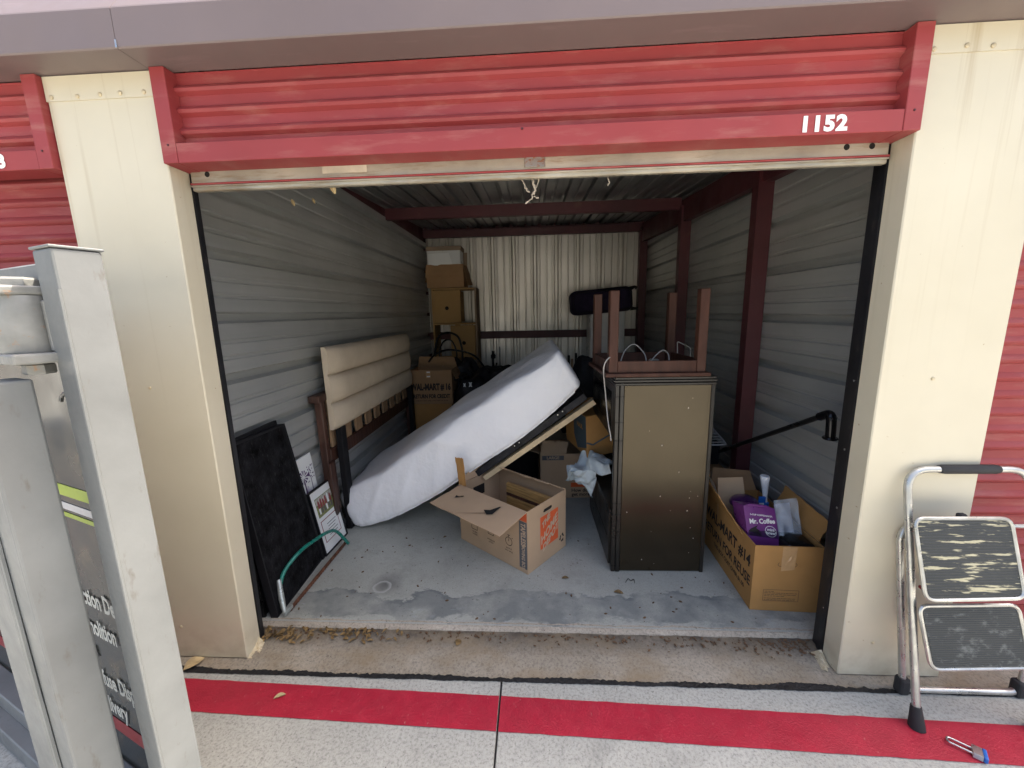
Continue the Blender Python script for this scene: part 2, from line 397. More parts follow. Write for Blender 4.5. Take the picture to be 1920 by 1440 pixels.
def px(x, y, **k):      # a ray through a measured image point, cut by a plane of the place (survey helper)
    d = fw + rr*((x-960)/FPX) + uu*((720-y)/FPX)
    (a, v), = k.items(); i = 'XYZ'.index(a); return CAM + d*((v-CAM[i])/d[i])
DG = None
def text(name, body, size, o, u, v, mat, parent, bold=.0, align='CENTER', sx=1.0, lift=.0015, shear=None, sp=1.0):
    cu = bpy.data.curves.new('t', 'FONT'); cu.body = body; cu.size = size; cu.align_x = align; cu.align_y = 'CENTER'
    cu.space_character = sp; cu.offset = bold; cu.fill_mode = 'FRONT'; cu.resolution_u = 3
    ob = bpy.data.objects.new('t', cu); COL.objects.link(ob)
    dg = bpy.context.evaluated_depsgraph_get(); me = bpy.data.meshes.new_from_object(ob.evaluated_get(dg))
    bpy.data.objects.remove(ob); bpy.data.curves.remove(cu)
    o, u, v = V(o), V(u).normalized(), V(v).normalized(); n = u.cross(v).normalized()
    mb = MB()
    vs = []
    for q in me.vertices:
        x, y = q.co.x*sx, q.co.y
        if shear: y += shear*x
        vs.append(o+u*x+v*y+n*lift)
    mb.v = vs; mb.f = [tuple(p_.vertices) for p_ in me.polygons]
    bpy.data.meshes.remove(me)
    return part(name, mb, mat, parent)
def round_path(pts, r, n=6, closed=False):
    pts = [V(p) for p in pts]; out = []
    for i, p in enumerate(pts):
        if not closed and i in (0, len(pts)-1): out.append(p); continue
        a = (pts[i-1]-p); b = (pts[(i+1) % len(pts)]-p); rr_ = min(r, a.length*.48, b.length*.48)
        A = p+a.normalized()*rr_; B = p+b.normalized()*rr_
        for k in range(n+1):
            t = k/n; out.append(A*(1-t)**2+p*2*t*(1-t)+B*t*t)
    return out
FL = .05   # unit floor level

# ================================================================== GROUND
mb = MB().box((-60, -60, -.30), (60, 60, -.02)); part('ground', mb, 'drive', kind='structure')
drv = thing('driveway', None, None, (0, -.3, 0), kind='structure')
for x0, x1 in ((-9.0, -3.18), (-3.17, -.134), (-.126, 3.0), (3.01, 9.0)):
    for y0, y1 in ((-3.4, -.068), (-6.8, -3.41)):
        part('slab', MB().box((x0, y0, -.10), (x1, y1, 0), b=.003), 'drive', drv)
mb = MB().hexa([V(q) for q in ((-9, -.066, -.1), (9, -.066, -.1), (9, .2, -.1), (-9, .2, -.1), (-9, -.066, 0), (9, -.066, 0), (9, .2, .034), (-9, .2, .034))]); part('apron', mb, 'apron', kind='structure')
mb = MB(); mb.box((-.1285, -6.8, -.05), (-.1315, -.07, -.006)); part('saw_cut_sealant', mb, 'tar', drv)
# jagged black sealant along the joint
mb = MB(); N = 1500; xs = [-4+8*i/N for i in range(N+1)]
for i, x in enumerate(xs):
    big = max(0, noise.noise(V((x*2.1, 9, 0)))-.12)
    h = .013+.008*noise.noise(V((x*3, 0, 0)))+.007*noise.noise(V((x*26, 3, 0)))+.006*noise.noise(V((x*75, 3, 4)))+.06*big*(.6+.6*abs(noise.noise(V((x*24, 5, 0)))))
    l = .009+.005*noise.noise(V((x*9, 7, 0)))+.003*noise.noise(V((x*60, 7, 0)))
    mb.v += [V((x, -.0675-l, .0045)), V((x, -.0675+max(.002, h), .0045+max(.002, h)*.128))]
for i in range(N): mb.f.append((2*i, 2*i+2, 2*i+3, 2*i+1))
part('joint_sealant', mb, 'tar', kind='structure')
# painted red fire lane stripe, slightly askew to the wall
mb = MB(); N = 150
for xa, xb in ((-6, -.1345), (-.1255, 6)):
    k0 = len(mb.v)
    for i in range(N+1):
        x = xa+(xb-xa)*i/N
        j1, j2 = .003*noise.noise(V((x*14, 1, 0))), .003*noise.noise(V((x*14, 5, 0)))
        mb.v += [V((x, -.294-.0275*x+j1, .0035)), V((x, -.146-.026*x+j2, .0035))]
    for i in range(N): mb.f.append((k0+2*i, k0+2*i+2, k0+2*i+3, k0+2*i+1))
part('red_stripe', mb, 'red_stripe', kind='structure')
# unit floor
part('unit_floor', MB().box((-1.62, .196, -.08), (1.72, 4.45, FL)), 'floor', kind='structure')
mb = MB(); N = 260
for i in range(N+1):
    x = -1.5+3.06*i/N; d = .006*noise.noise(V((x*6, 2, 0)))+.004*noise.noise(V((x*31, 2, 0))); z = .004*noise.noise(V((x*9, 4, 0)))+.003*noise.noise(V((x*40, 4, 0)))
    mb.v += [V((x, .172+d, -.01)), V((x, .176+d, FL-.014+z)), V((x, .188, FL-.002)), V((x, .2, FL-.001)), V((x, .214+d*2, FL+.0012))]
for i in range(N):
    for k in range(4): mb.f.append((5*i+k, 5*i+5+k, 5*i+6+k, 5*i+1+k))
part('floor_lip', mb, 'lip', kind='structure', smooth=True)

# ================================================================== BUILDING
bld = thing('storage_building', 'cream and maroon metal self storage building with open unit', 'building', (0, 1, 0))
def pillar(x0, x1, inner):
    p_ = part('pillar', MB().box((x0, 0, .012), (x1, .098, 2.548), b=.004), 'cream', bld)
    part('trim_strip', MB().box((x0-.006 if inner < 0 else x0, -.004, 2.462), (x1, -.0005, 2.547)), 'cream', p_)
    for k in range(5):
        xx = x0+.03+(x1-x0-.06)*k/4+random.uniform(-.015, .015)
        mb = MB().lathe([(.008, 0), (.0075, .003), (.004, .005)], Fr((xx, -.0045, 2.478+random.uniform(-.004, .004)), (1, 0, 0), (0, 0, 1), (0, -1, 0)), 10)
        part('screw', mb, 'screw', p_)
    for zz, f in ((1.35, .45), (.18, .3)):
        mb = MB().lathe([(.007, 0), (.0065, .003), (.003, .0045)], Fr((x0+(x1-x0)*f, -.0005, zz), (1, 0, 0), (0, 0, 1), (0, -1, 0)), 10)
        part('screw', mb, 'screw', p_)
    part('backing', MB().box((x0+(.002 if inner < 0 and x0 < 0 else .055), .1, 0), (x1-(.055 if x0 < 0 else .002)-(.0 if x0 < 0 else .053), .16, 2.6)), 'maroon', p_)
    return p_
PL = pillar(-1.81, -1.37, 1); PR = pillar(1.37, 1.80, -1)
pillar(-5.0, -4.55, 1); pillar(4.55, 5.0, -1)
# torn flashing feet at the pillar bases
mb = MB().sheet((-1.374, .0, .004), (-1.335, .012, .006), (-1.372, .09, .05), (-1.33, .085, .012), 4, 5, .0015, lambda a, c, n: n*.008*math.sin(a*5+c*7))
part('flashing_foot', mb, 'screw', bld)
mb = MB().sheet((1.366, .004, .006), (1.32, .02, .012), (1.362, .095, .045), (1.31, .11, .02), 4, 5, .0015, lambda a, c, n: n*.008*math.sin(a*6+c*4))
part('flashing_foot', mb, 'screw', bld)
# eave: soffit, fascia face, sloping roof edge, with lap seams
for x0, x1 in ((-9, -4.6), (-4.598, -1.379), (-1.377, 2.6), (2.602, 9)):
    mb = MB(); pr = [(.02, 2.55), (-.118, 2.552), (-.122, 2.556), (-.122, 2.672), (-.119, 2.678), (-.03, 2.80), (.12, 2.83), (.12, 2.70), (.02, 2.58)]
    n = len(pr)
    for x in (x0, x1): mb.v += [V((x, a, b)) for a, b in pr]
    for k in range(n): mb.f.append((k, (k+1) % n, n+(k+1) % n, n+k))
    mb.f += [tuple(range(n)), tuple(range(n, 2*n))]
    part('eave_fascia', mb, 'fascia', bld)
part('seam_tab', MB().box((-1.380, -.1245, 2.553), (-1.374, -.1205, 2.577)), 'steel', bld)
# roof deck above
mb = MB().hexa([V(q) for q in ((-9, .10, 2.76), (9, .10, 2.76), (9, 9, 3.3), (-9, 9, 3.3), (-9, .10, 2.82), (9, .10, 2.82), (9, 9, 3.36), (-9, 9, 3.36))])
part('roof_deck', mb, 'fascia', bld)

def ribbed(width, length, profile, fr, thick=.0):
    """sheet with ribs running along v; profile gives (u, depth) breakpoints for one pitch"""
    mb = MB()
    pts = profile(width)
    n = len(pts)
    for l in (0, length): mb.v += [fr((u, l, d)) for u, d in pts]
    for k in range(n-1): mb.f.append((k, k+1, n+k+1, n+k))
    return mb
def pbr(width, pitch=.305, depth=.03):
    pts = [(0, 0)]; u = 0
    while u < width-.02:
        for a, d in ((.018, 0), (.030, depth), (.066, depth), (.078, 0), (.140, 0), (.146, .010), (.160, .010), (.166, 0), (.219, 0), (.225, .010), (.239, .010), (.245, 0), (pitch, 0)):
            if u+a <= width+1e-5: pts.append((u+a, d))
        u += pitch
    return pts
# left wall: horizontal sheets, ribs pushed away from the unit
wl = thing('side_wall_sheeting', 'grey ribbed metal left side wall behind the upholstered headboard', 'wall', (-1.5, .12, FL))
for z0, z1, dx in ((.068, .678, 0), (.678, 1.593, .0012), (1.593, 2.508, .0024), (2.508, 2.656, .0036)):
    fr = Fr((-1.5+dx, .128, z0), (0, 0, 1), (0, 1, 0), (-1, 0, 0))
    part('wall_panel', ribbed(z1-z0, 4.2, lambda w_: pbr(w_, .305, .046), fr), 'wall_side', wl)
wr = thing('side_wall_sheeting', 'dark grey ribbed metal right side wall between the maroon posts', 'wall', (1.62, .12, FL))
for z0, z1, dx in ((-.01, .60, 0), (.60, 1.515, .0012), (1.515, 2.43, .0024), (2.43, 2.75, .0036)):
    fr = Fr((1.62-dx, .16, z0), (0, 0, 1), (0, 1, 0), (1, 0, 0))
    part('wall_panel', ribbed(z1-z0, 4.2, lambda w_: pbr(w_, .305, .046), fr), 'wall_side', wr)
for x, y, z in [(-1.497, a, b) for a, b in ((.75, .9), (1.6, 1.15), (2.1, 1.75), (1.2, 2.1), (2.9, 1.3))]:
    part('screw', MB().lathe([(.008, 0), (.006, .004)], Fr((x, y, z), (0, 1, 0), (0, 0, 1), (1, 0, 0)), 8), 'steel', wl)
wb = thing('back_wall_sheeting', 'pale ribbed metal back wall with vertical ribs', 'wall', (0, 4.32, FL))
x = -1.5
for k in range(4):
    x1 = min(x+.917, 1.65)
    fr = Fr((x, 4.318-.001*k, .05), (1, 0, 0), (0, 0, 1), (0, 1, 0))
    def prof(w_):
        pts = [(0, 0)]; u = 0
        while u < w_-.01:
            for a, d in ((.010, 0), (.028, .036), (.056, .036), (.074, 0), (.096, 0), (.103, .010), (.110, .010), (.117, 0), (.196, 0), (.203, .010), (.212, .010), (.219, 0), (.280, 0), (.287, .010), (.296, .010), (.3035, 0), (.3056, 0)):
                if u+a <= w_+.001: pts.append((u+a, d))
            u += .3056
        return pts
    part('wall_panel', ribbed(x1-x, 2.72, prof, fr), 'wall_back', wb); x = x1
# neighbouring unit shells keep daylight out
mb = MB().box((-9, 4.40, 0), (9, 4.45, 3.02)); part('rear_partition', mb, 'maroon', bld)
for x0, x1 in ((-1.62, -1.55), (1.68, 1.72), (-9, -8.9), (8.9, 9)):
    part('partition', MB().box((x0, .161, 0), (x1, 4.39, 2.76)), 'maroon', bld)
# roof sheets seen from below
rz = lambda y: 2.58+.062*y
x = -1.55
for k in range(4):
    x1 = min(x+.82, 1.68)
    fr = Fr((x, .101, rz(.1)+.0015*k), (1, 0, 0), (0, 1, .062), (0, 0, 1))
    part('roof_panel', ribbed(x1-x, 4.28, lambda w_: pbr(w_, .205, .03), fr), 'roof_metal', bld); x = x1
# frame
def channel(name, lo, hi, fr=ID): return part(name, MB().box(lo, hi, fr, b=.004), 'maroon', bld)
def cee(name, x, y, z0, z1):     # open C post: web, two flanges, lips
    mb = MB().box((x, y, z0), (x+.1, y+.004, z1)).box((x, y+.0045, z0), (x+.004, y+.075, z1)).box((x, y+.0755, z0), (x+.1, y+.0795, z1))
    return part(name, mb, 'maroon', bld)
for y in (1.27, 2.66): cee('post', 1.515, y, FL, rz(y)-.1)
part('post', MB().box((1.515, 4.20, FL), (1.62, 4.30, 2.72), b=.003), 'maroon', bld)
mb = MB().hexa([V(q) for q in ((1.535, .17, 2.39), (1.60, .17, 2.39), (1.60, 4.2, 2.565), (1.535, 4.2, 2.565), (1.535, .17, 2.545), (1.60, .17, 2.545), (1.60, 4.2, 2.80), (1.535, 4.2, 2.80))])
part('rake_beam', mb, 'maroon', bld)
mb = MB().hexa([V(q) for q in ((-1.54, .17, 2.64), (-1.502, .17, 2.64), (-1.502, 4.2, 2.64), (-1.54, 4.2, 2.64), (-1.54, .17, 2.57), (-1.502, .17, 2.575), (-1.502, 4.2, 2.83), (-1.54, 4.2, 2.83))])
part('rake_beam', mb, 'maroon', bld)
channel('purlin', (-1.5, 2.72, 2.622), (1.534, 2.79, 2.735))
channel('purlin', (-1.5, 4.20, 2.70), (1.514, 4.27, 2.80))
channel('purlin', (-1.5, 1.30, 2.555), (1.534, 1.37, 2.648))
channel('girt', (-1.49, 4.245, 1.27), (1.51, 4.312, 1.375))

# ================================================================== DOORS
def curtain_prof(h, pitch=.073):
    pts = []; z = 0
    while z < h:
        for a, d in ((0, 0), (.034, 0), (.037, .004), (.043, .011), (.0525, .0145), (.062, .011), (.0695, .003)):
            if z+a <= h: pts.append((z+a, d))
        z += pitch
    pts.append((h, 0)); return pts
def header(x0, x1, num, numx, label):
    t = thing('door_header', label, 'door header', ((x0+x1)/2, .03, 2.22))
    for a, b in ((x0, x0+.058), (x1-.058, x1)):
        part('frame_side', MB().box((a, -.024, 2.221), (b, .095, 2.549), b=.002), 'red', t)
    part('frame_bottom', MB().box((x0+.0585, -.022, 2.221), (x1-.0585, .075, 2.291), b=.002), 'red', t)
    fr = Fr((x0+.0585, .028, 2.2915), (0, 0, 1), (1, 0, 0), (0, -1, 0))
    part('ribbed_panel', ribbed(.2575, x1-x0-.117, lambda h: [(a, d*1.5) for a, d in curtain_prof(h)], fr), 'red', t, smooth=30)
    for xx in (x0+.03, (x0+x1)/2, x1-.03):
        part('rivet', MB().lathe([(.0045, 0), (.003, .003)], Fr((xx, -.0242, 2.284), (1, 0, 0), (0, 0, 1), (0, -1, 0)), 8), 'maroon', t)
    if num: text('number_lettering', num, .066, (numx, -.0225, 2.2525), (1, 0, 0), (0, 0, 1), 'white_print', t, bold=.0035, sx=1.1, sp=1.12)
    return t
header(-1.366, 1.366, '1152', 1.042, 'red ribbed metal door header numbered 1152 above the open unit')
header(-4.546, -1.814, '1153', -2.085, 'red ribbed metal door header above the closed unit left of the open one')
header(1.804, 4.546, None, 4.2, 'red ribbed metal door header above the closed unit behind the step ladder')
def closed_door(x0, x1, label):
    t = thing('roll_up_door', label, 'door', ((x0+x1)/2, .1, 0))
    fr = Fr((x0, .105, .04), (0, 0, 1), (1, 0, 0), (0, -1, 0))
    part('curtain', ribbed(2.25, x1-x0, curtain_prof, fr), 'red', t, smooth=30)
    part('bottom_bar', MB().box((x0, .08, .0), (x1, .11, .07), b=.003), 'galv', t)
closed_door(-4.55, -1.812, 'closed red ribbed roll-up door behind the grey trailer gate')
closed_door(1.802, 4.55, 'closed red ribbed roll-up door behind the step ladder')
t = thing('roll_up_door', 'rolled-up door of the open unit showing its dirty metal bottom bar and black guides', 'door', (0, .1, 0))
part('bottom_bar', MB().box((-1.352, .078, 2.172), (1.352, .092, 2.262), b=.003).box((-1.352, .070, 2.164), (1.352, .0775, 2.170), b=.002).box((-1.352, .079, 2.150), (1.352, .105, 2.1715), b=.004), 'galv', t)
part('bottom_seal', MB().tube([(-1.352, .074, 2.1755), (1.352, .074, 2.1755)], .0042, 8), 'red', t)
part('latch_tab', MB().box((.005, .070, 2.186), (.085, .0775, 2.228), b=.002).box((.03, .067, 2.222), (.06, .0695, 2.229)), 'rust_steel', t)
part('curtain_roll', MB().cyl((-1.35, .30, 2.50), (1.35, .30, 2.50), .13, 24), 'red', t)
part('paper_label', MB().box((-.80, .0768, 2.196), (-.62, .0778, 2.222)), 'galv_pale', t)
for x in (-1.28, 1.2, 1.29):
    part('bolt_hole', MB().lathe([(.011, 0), (.008, .001)], Fr((x, .0779, 2.212), (1, 0, 0), (0, 0, 1), (0, -1, 0)), 12), 'hole', t)
mb = MB().box((-1.42, .1, .012), (-1.366, .108, 2.5)).box((-1.374, .1085, .012), (-1.366, .122, 2.5)); part('guide', mb, 'black_guide', t)
mb = MB().box((1.366, .1, .012), (1.42, .108, 2.5)).box((1.366, .1085, .012), (1.374, .128, 2.5)).box((1.368, .1285, .012), (1.44, .1365, 2.5)).box((1.374, .137, .012), (1.40, .168, 2.5))
part('guide', mb, 'black_guide', t)
for z in (1.32, 1.02, .75, .25):
    part('rivet', MB().box((1.3635, .113, z), (1.3655, .119, z+.008)), 'steel', t)
# hanging cobweb strands
def strand(pts, r, label):
    mb = MB(); out = []
    for a, b in zip(pts[:-1], pts[1:]):
        for k in range(5): out.append(V(a).lerp(V(b), k/5)+V((random.uniform(-.004, .004), 0, random.uniform(-.003, .003))))
    mb.tube(out, [r*random.uniform(.5, 1.4) for _ in out], 5)
    return mb
mb = strand([(.035, .10, 2.15), (.045, .1, 2.11), (.03, .1, 2.08), (.0, .1, 2.055)], .0035, '')
for a in ([(-.005, .1, 2.15), (.005, .1, 2.12), (.03, .1, 2.10)], [(.06, .1, 2.152), (.05, .1, 2.12), (.04, .1, 2.09)], [(.04, .1, 2.09), (.06, .1, 2.08)]):
    m2 = strand(a, .0025, ''); mb.add(m2.v, m2.f)
part('cobweb', mb, 'cobweb', label='dusty twig-like cobweb hanging under the latch of the door bar', cat='cobweb', loc=(.03, .1, 2.15))
part('cobweb', strand([(.33, .1, 2.15), (.335, .1, 2.13), (.332, .1, 2.115)], .0015, ''), 'cobweb', label='short thin cobweb strand hanging right of the clump under the door bar', cat='cobweb', loc=(.33, .1, 2.15))

# ================================================================== TRAILER (left foreground)
ang = R(20); e2 = V((math.sin(ang), math.cos(ang), 0)); e1 = V((-math.cos(ang), math.sin(ang), 0))
T2 = V((-.933, -.806, 0)); T1 = V((-1.072, -.873, 0))
tr = thing('dump_trailer', 'grey painted steel trailer gate with hinge and dark lettered side panel', 'trailer', (-1.2, -.75, 0))
f2 = Fr(T2, e1, e2); f1 = Fr(T1, e1, e2)
part('gate_post', MB().box((0, 0, .22), (.08, .08, 1.782), f2, b=.005, seg=2), 'trailer', tr)
part('post_cap', MB().box((-.003, -.003, 1.7825), (.083, .083, 1.788), f2, b=.0015), 'trailer', tr)
part('weld_seam', MB().tube([f2((.0, .001, .24)), f2((.0, .0012, .7)), f2((.0, .001, 1.2)), f2((0, .001, 1.7))], .0035, 6), 'trailer', tr)
pn = part('side_panel', MB().box((.07, .086, .16), (2.6, .092, 1.70), f2), 'trailer_panel', tr)
part('bounce_sheet', MB().box((.07, .0925, .16), (2.6, .096, 1.70), f2), 'bounce_skin', tr)  # added unseen reflector sheet, bounces sunlight onto the left pillar
part('top_rail', MB().box((.081, .02, 1.70), (2.6, .085, 1.762), f2, b=.004), 'trailer', tr)
part('bottom_rail', MB().box((.081, .02, .10), (2.6, .085, .17), f2, b=.004), 'trailer', tr)
for z, h, m in ((1.13, .035, 'lime'), (1.085, .022, 'silver_vinyl'), (1.06, .014, 'lime'), (.29, .05, 'red_vinyl')):
    part('vinyl_stripe', MB().box((.071, .0842, z), (1.6, .0852, z+h), f2), m, pn)
tu, tv = -e1, V((0, 0, 1))
for s, xo, z, al, w_ in (('Construction Debris', .70, .792, 'LEFT', .66), ('Demolition', .59, .685, 'LEFT', .62), ('Garage', .505, .592, 'RIGHT', .62), ('Refuse Disposal', .565, .493, 'LEFT', .62), ('Delivery', .57, .392, 'LEFT', .62)):
    text('panel_lettering', s, .082, f2((xo, .0842, z)), tu, tv, 'trailer_text', pn, bold=.0025, align=al, sx=w_)
part('fender_arc', MB().tube([f2((.10+.12*math.cos(a/10*math.pi)+.10, .07, 1.43+.035*math.sin(a/10*math.pi))) for a in range(11)], .005, 6), 'trailer', tr)
# second post with hinge on top
part('corner_post', MB().box((0, 0, .14), (.08, .08, 1.515), f1, b=.005, seg=2), 'trailer', tr)
part('corner_post', MB().box((.082, -.01, .14), (.20, .08, 1.50), f1, b=.005, seg=2), 'trailer', tr)
part('weld_seam', MB().tube([f1((.081, -.002, .16)), f1((.081, -.004, .8)), f1((.081, -.002, 1.49))], .005, 6), 'trailer', tr)
_d = fw+rr*((50-960)/FPX)+uu*((720-608)/FPX); hc = CAM+_d*.86
def hz(z): return Fr((hc.x, hc.y, z), e1, e2)
ha = hc.z
hf = Fr((hc.x, hc.y, 0), e1, e2)
hg = part('hinge_barrel', MB().lathe([(.046, 0), (.047, .003), (.047, .117), (.046, .12)], hz(ha-.06), 32), 'hinge', tr, smooth=40)
part('hinge_plate', MB().box((-.072, -.052, ha-.083), (.14, .052, ha-.0605), hf, b=.005, seg=3), 'hinge', tr)
part('hinge_plate', MB().box((-.046, -.046, ha+.0605), (.14, .046, ha+.080), hf, b=.005, seg=3), 'hinge', tr)
part('bolt_head', MB().lathe([(.032, 0), (.032, .013), (.028, .018)], hz(ha+.0805), 6), 'hinge', hg)
part('nut', MB().lathe([(.024, 0), (.026, .004), (.026, .02), (.02, .024)], Fr(V((hc.x, hc.y, ha-.108))-e1*.012, e1, e2), 6), 'hinge', hg)
part('hinge_strap', MB().box((-.062, .012, ha-.06), (-.0475, .075, ha+.05), hf, b=.003), 'hinge', tr)
# bed and running gear (low and behind, mostly out of view)
part('chassis_rail', MB().box((.45, -.02, .02), (2.6, .08, .098), f2, b=.004), 'trailer', tr)

# ================================================================== UNIT CONTENTS: left side
t = thing('carpeted_panel', 'tall black carpet-faced panel with frame leaning on left wall', 'panel', (-1.38, .45, FL))
BL, BR, TR_, TL = V((-1.357, .215, FL)), V((-1.388, .745, FL)), V((-1.452, .60, 1.02)), V((-1.452, .19, 1.03))
nrm = (BR-BL).cross(TL-BL).normalized(); nrm = nrm if nrm.x > 0 else -nrm
def lerp4(a, c): return BL*(1-a)*(1-c)+BR*a*(1-c)+TL*(1-a)*c+TR_*a*c
def slab(a0, a1, c0, c1, d0, d1):
    q = [lerp4(a0, c0), lerp4(a1, c0), lerp4(a1, c1), lerp4(a0, c1)]
    return MB().hexa([x_+nrm*d0 for x_ in q]+[x_+nrm*d1 for x_ in q])
part('carpet_face', slab(.02, .955, .012, .985, -.03, .0), 'black_carpet', t)
part('frame_side', slab(.957, 1.0, 0, 1, -.034, .012), 'black_wood', t); part('frame_side', slab(0, .019, 0, 1, -.034, .004), 'black_wood', t)
part('frame_top', slab(.0195, .9565, .986, 1.0, -.034, .006), 'black_wood', t); part('frame_bottom', slab(.0195, .9565, 0, .011, -.034, .004), 'black_wood', t)
part('edge_latch', slab(1.001, 1.05, .36, .46, -.03, -.005), 'black_metal', t)
t = thing('folding_panel', 'smooth black board standing behind the carpet-faced panel by the door guide', 'panel', (-1.44, .25, FL))
BL, BR, TR_, TL = V((-1.428, .215, FL)), V((-1.452, .70, FL)), V((-1.463, .57, 1.05)), V((-1.463, .16, 1.04))
part('board', slab(0, 1, 0, 1, -.02, -.004), 'black_wood', t); part('edge_strip', slab(0, .03, 0, 1, -.0035, .005), 'black_metal', t)

# bow saw
t = thing('bow_saw', 'green bow saw with rusty blade on floor against the black panel', 'saw', (-1.31, .55, FL))
A, B = V((-1.315, .225, FL+.012)), V((-1.303, .90, FL+.02))
bow = round_path([A+V((-.005, .008, .02)), V((-1.385, .30, .225)), V((-1.325, .42, .315)), V((-1.30, .66, .285)), V((-1.312, .80, .225)), V((-1.275, .875, .075))], .12, 7)
part('bow_frame', MB().tube(bow[3:], .0105, 10), 'green', t, smooth=True)
part('grip', MB().tube([A+V((-.002, .0, .0)), A+V((-.03, .025, .08)), A+V((-.058, .06, .165))], [.010, .015, .012], 10), 'saw_grip', t, smooth=True)
part('end_lever', MB().box((-.010, -.012, 0), (.010, .055, .02), Fr(A), b=.003), 'saw_grip', t)
mb = MB(); N = 60
for i in range(N+1):
    q = A.lerp(B, i/N)+V((.006, .03*(1-i/N), 0)); h = .006 if i % 2 else 0
    mb.v += [q+V((0, 0, -.005-h*.6)), q+V((-.004, 0, .017)), q+V((.0015, 0, -.005-h*.6)), q+V((-.0025, 0, .017))]
for i in range(N):
    k = 4*i; mb.f += [(k, k+4, k+5, k+1), (k+2, k+3, k+7, k+6), (k+1, k+5, k+7, k+3), (k, k+2, k+6, k+4)]
part('blade', mb, 'rust', t)

# framed certificate and windmill print
def plane_fr(bl, br, tl): return Fr(bl, V(br)-V(bl), V(tl)-V(bl), (V(br)-V(bl)).cross(V(tl)-V(bl)).normalized())
t = thing('picture_frame', 'black picture frame holding a group photo above a certificate on white mat', 'picture frame', (-1.38, .9, FL))
f = plane_fr((-1.375, .752, FL+.003), (-1.362, 1.035, FL+.003), (-1.452, .752, .497))
part('backing', MB().box((0, 0, -.012), (1, 1, 0), f), 'black_wood', t)
part('mat_board', MB().box((.035, .02, .0005), (.965, .98, .002), f), 'mat_white', t)
for a in ((0, 0, .034, 1), (.966, 0, 1, 1), (.0345, 0, .9655, .019), (.0345, .981, .9655, 1)):
    part('frame_bar', MB().box((a[0], a[1], .0005), (a[2], a[3], .009), f), 'black_wood', t)
ph = part('photo_print', MB().box((.16, .56, .0022), (.84, .86, .003), f), 'grass_p', t)
part('photo_background', MB().box((.17, .75, .0032), (.83, .852, .0035), f), 'sky_p', ph)
for i in range(6):
    u0 = .22+.095*i; h = (.0, .02, -.01, .015, .03, .0)[i]
    part('figure_print', MB().poly([f((u0, .69, .0038)), f((u0+.075, .69, .0038)), f((u0+.07, .79+h, .0038)), f((u0+.04, .815+h, .0038)), f((u0+.01, .79+h, .0038))]), 'red_p' if i != 4 else 'mat_white', ph)
    part('figure_print', MB().poly([f((u0+.01, .60, .0037)), f((u0+.065, .60, .0037)), f((u0+.07, .692, .0037)), f((u0+.005, .692, .0037))]), 'skin_p' if i % 3 else 'mat_white', ph)
ct = part('certificate', MB().box((.16, .16, .0022), (.84, .50, .0028), f), 'red_p', t)
part('certificate_sheet', MB().box((.18, .172, .003), (.82, .488, .0034), f), 'mat_white', ct)
for i in range(5):
    part('text_line', MB().box((.36+.02*(i % 2), .40-.045*i, .0036), (.74-.04*(i % 3), .41-.045*i, .0038), f), 'grey_ink', ct)
part('emblem', MB().lathe([(.006, 0), (.006, .0005)], Fr(f((.29, .31, .0036)), f.u.normalized(), f.v.normalized(), f.w), 16), 'red_p', ct)
t = thing('canvas_print', 'unframed windmill print in white and purple leaning behind the picture frame', 'picture', (-1.46, .85, FL))
f = plane_fr((-1.458, .735, FL+.003), (-1.458, .94, FL+.003), (-1.484, .66, .745))
f = Fr(px(556, 1000, X=-1.462), (0, .215, 0), V((-.02, -.12, .72)), (1, 0, .03))
f.o.z = max(f.o.z, .06)
f = plane_fr((-1.468, .79, FL+.004), (-1.468, .985, FL+.004), (-1.487, .70, .735))
part('canvas', MB().box((0, 0, -.010), (1, 1, 0), f), 'mat_white', t)
part('purple_wash', MB().poly([f((.45+.3*math.cos(a)*(.8+.35*noise.noise(V((math.cos(a)*2, math.sin(a)*2, 0)))), .55+.13*math.sin(a)*(1+.4*noise.noise(V((math.cos(a)*3, math.sin(a)*3, 5)))), .0006)) for a in [k*.25 for k in range(25)]]), 'lav', t)
cx, cy = .34, .80
for k in range(12):
    a = k*math.pi/6
    q = lambda r_, d: f((cx+r_*math.cos(a+d)*1.0, cy+r_*math.sin(a+d)*.29, .0009))
    part('windmill_blade', MB().poly([q(.06, 0), q(.24, -.17), q(.26, 0), q(.24, .14)]), 'purp_p', t)
part('windmill_tower', MB().poly([f((cx-.05, .45, .0008)), f((cx+.10, .45, .0008)), f((cx+.03, .79, .0008)), f((cx, .79, .0008))]), 'purp_p', t)
part('windmill_vane', MB().poly([f((cx+.18, .80, .001)), f((cx+.36, .83, .001)), f((cx+.36, .77, .001))]), 'purp_p', t)
for k in range(46):
    u0, v0 = random.gauss(.74, .12), random.gauss(.80, .05)
    if .52 < u0 < .98 and v0 < .97: part('tree_print', MB().poly([f((u0+.025*math.cos(a), v0+.008*math.sin(a), .0009+.00001*k)) for a in (0, 1.2, 2.4, 3.6, 4.8)]), 'purp_p', t) if k < 30 else None
part('tree_trunk_print', MB().poly([f((.70, .50, .0008)), f((.76, .50, .0008)), f((.75, .78, .0008)), f((.73, .78, .0008))]), 'purp_p', t)

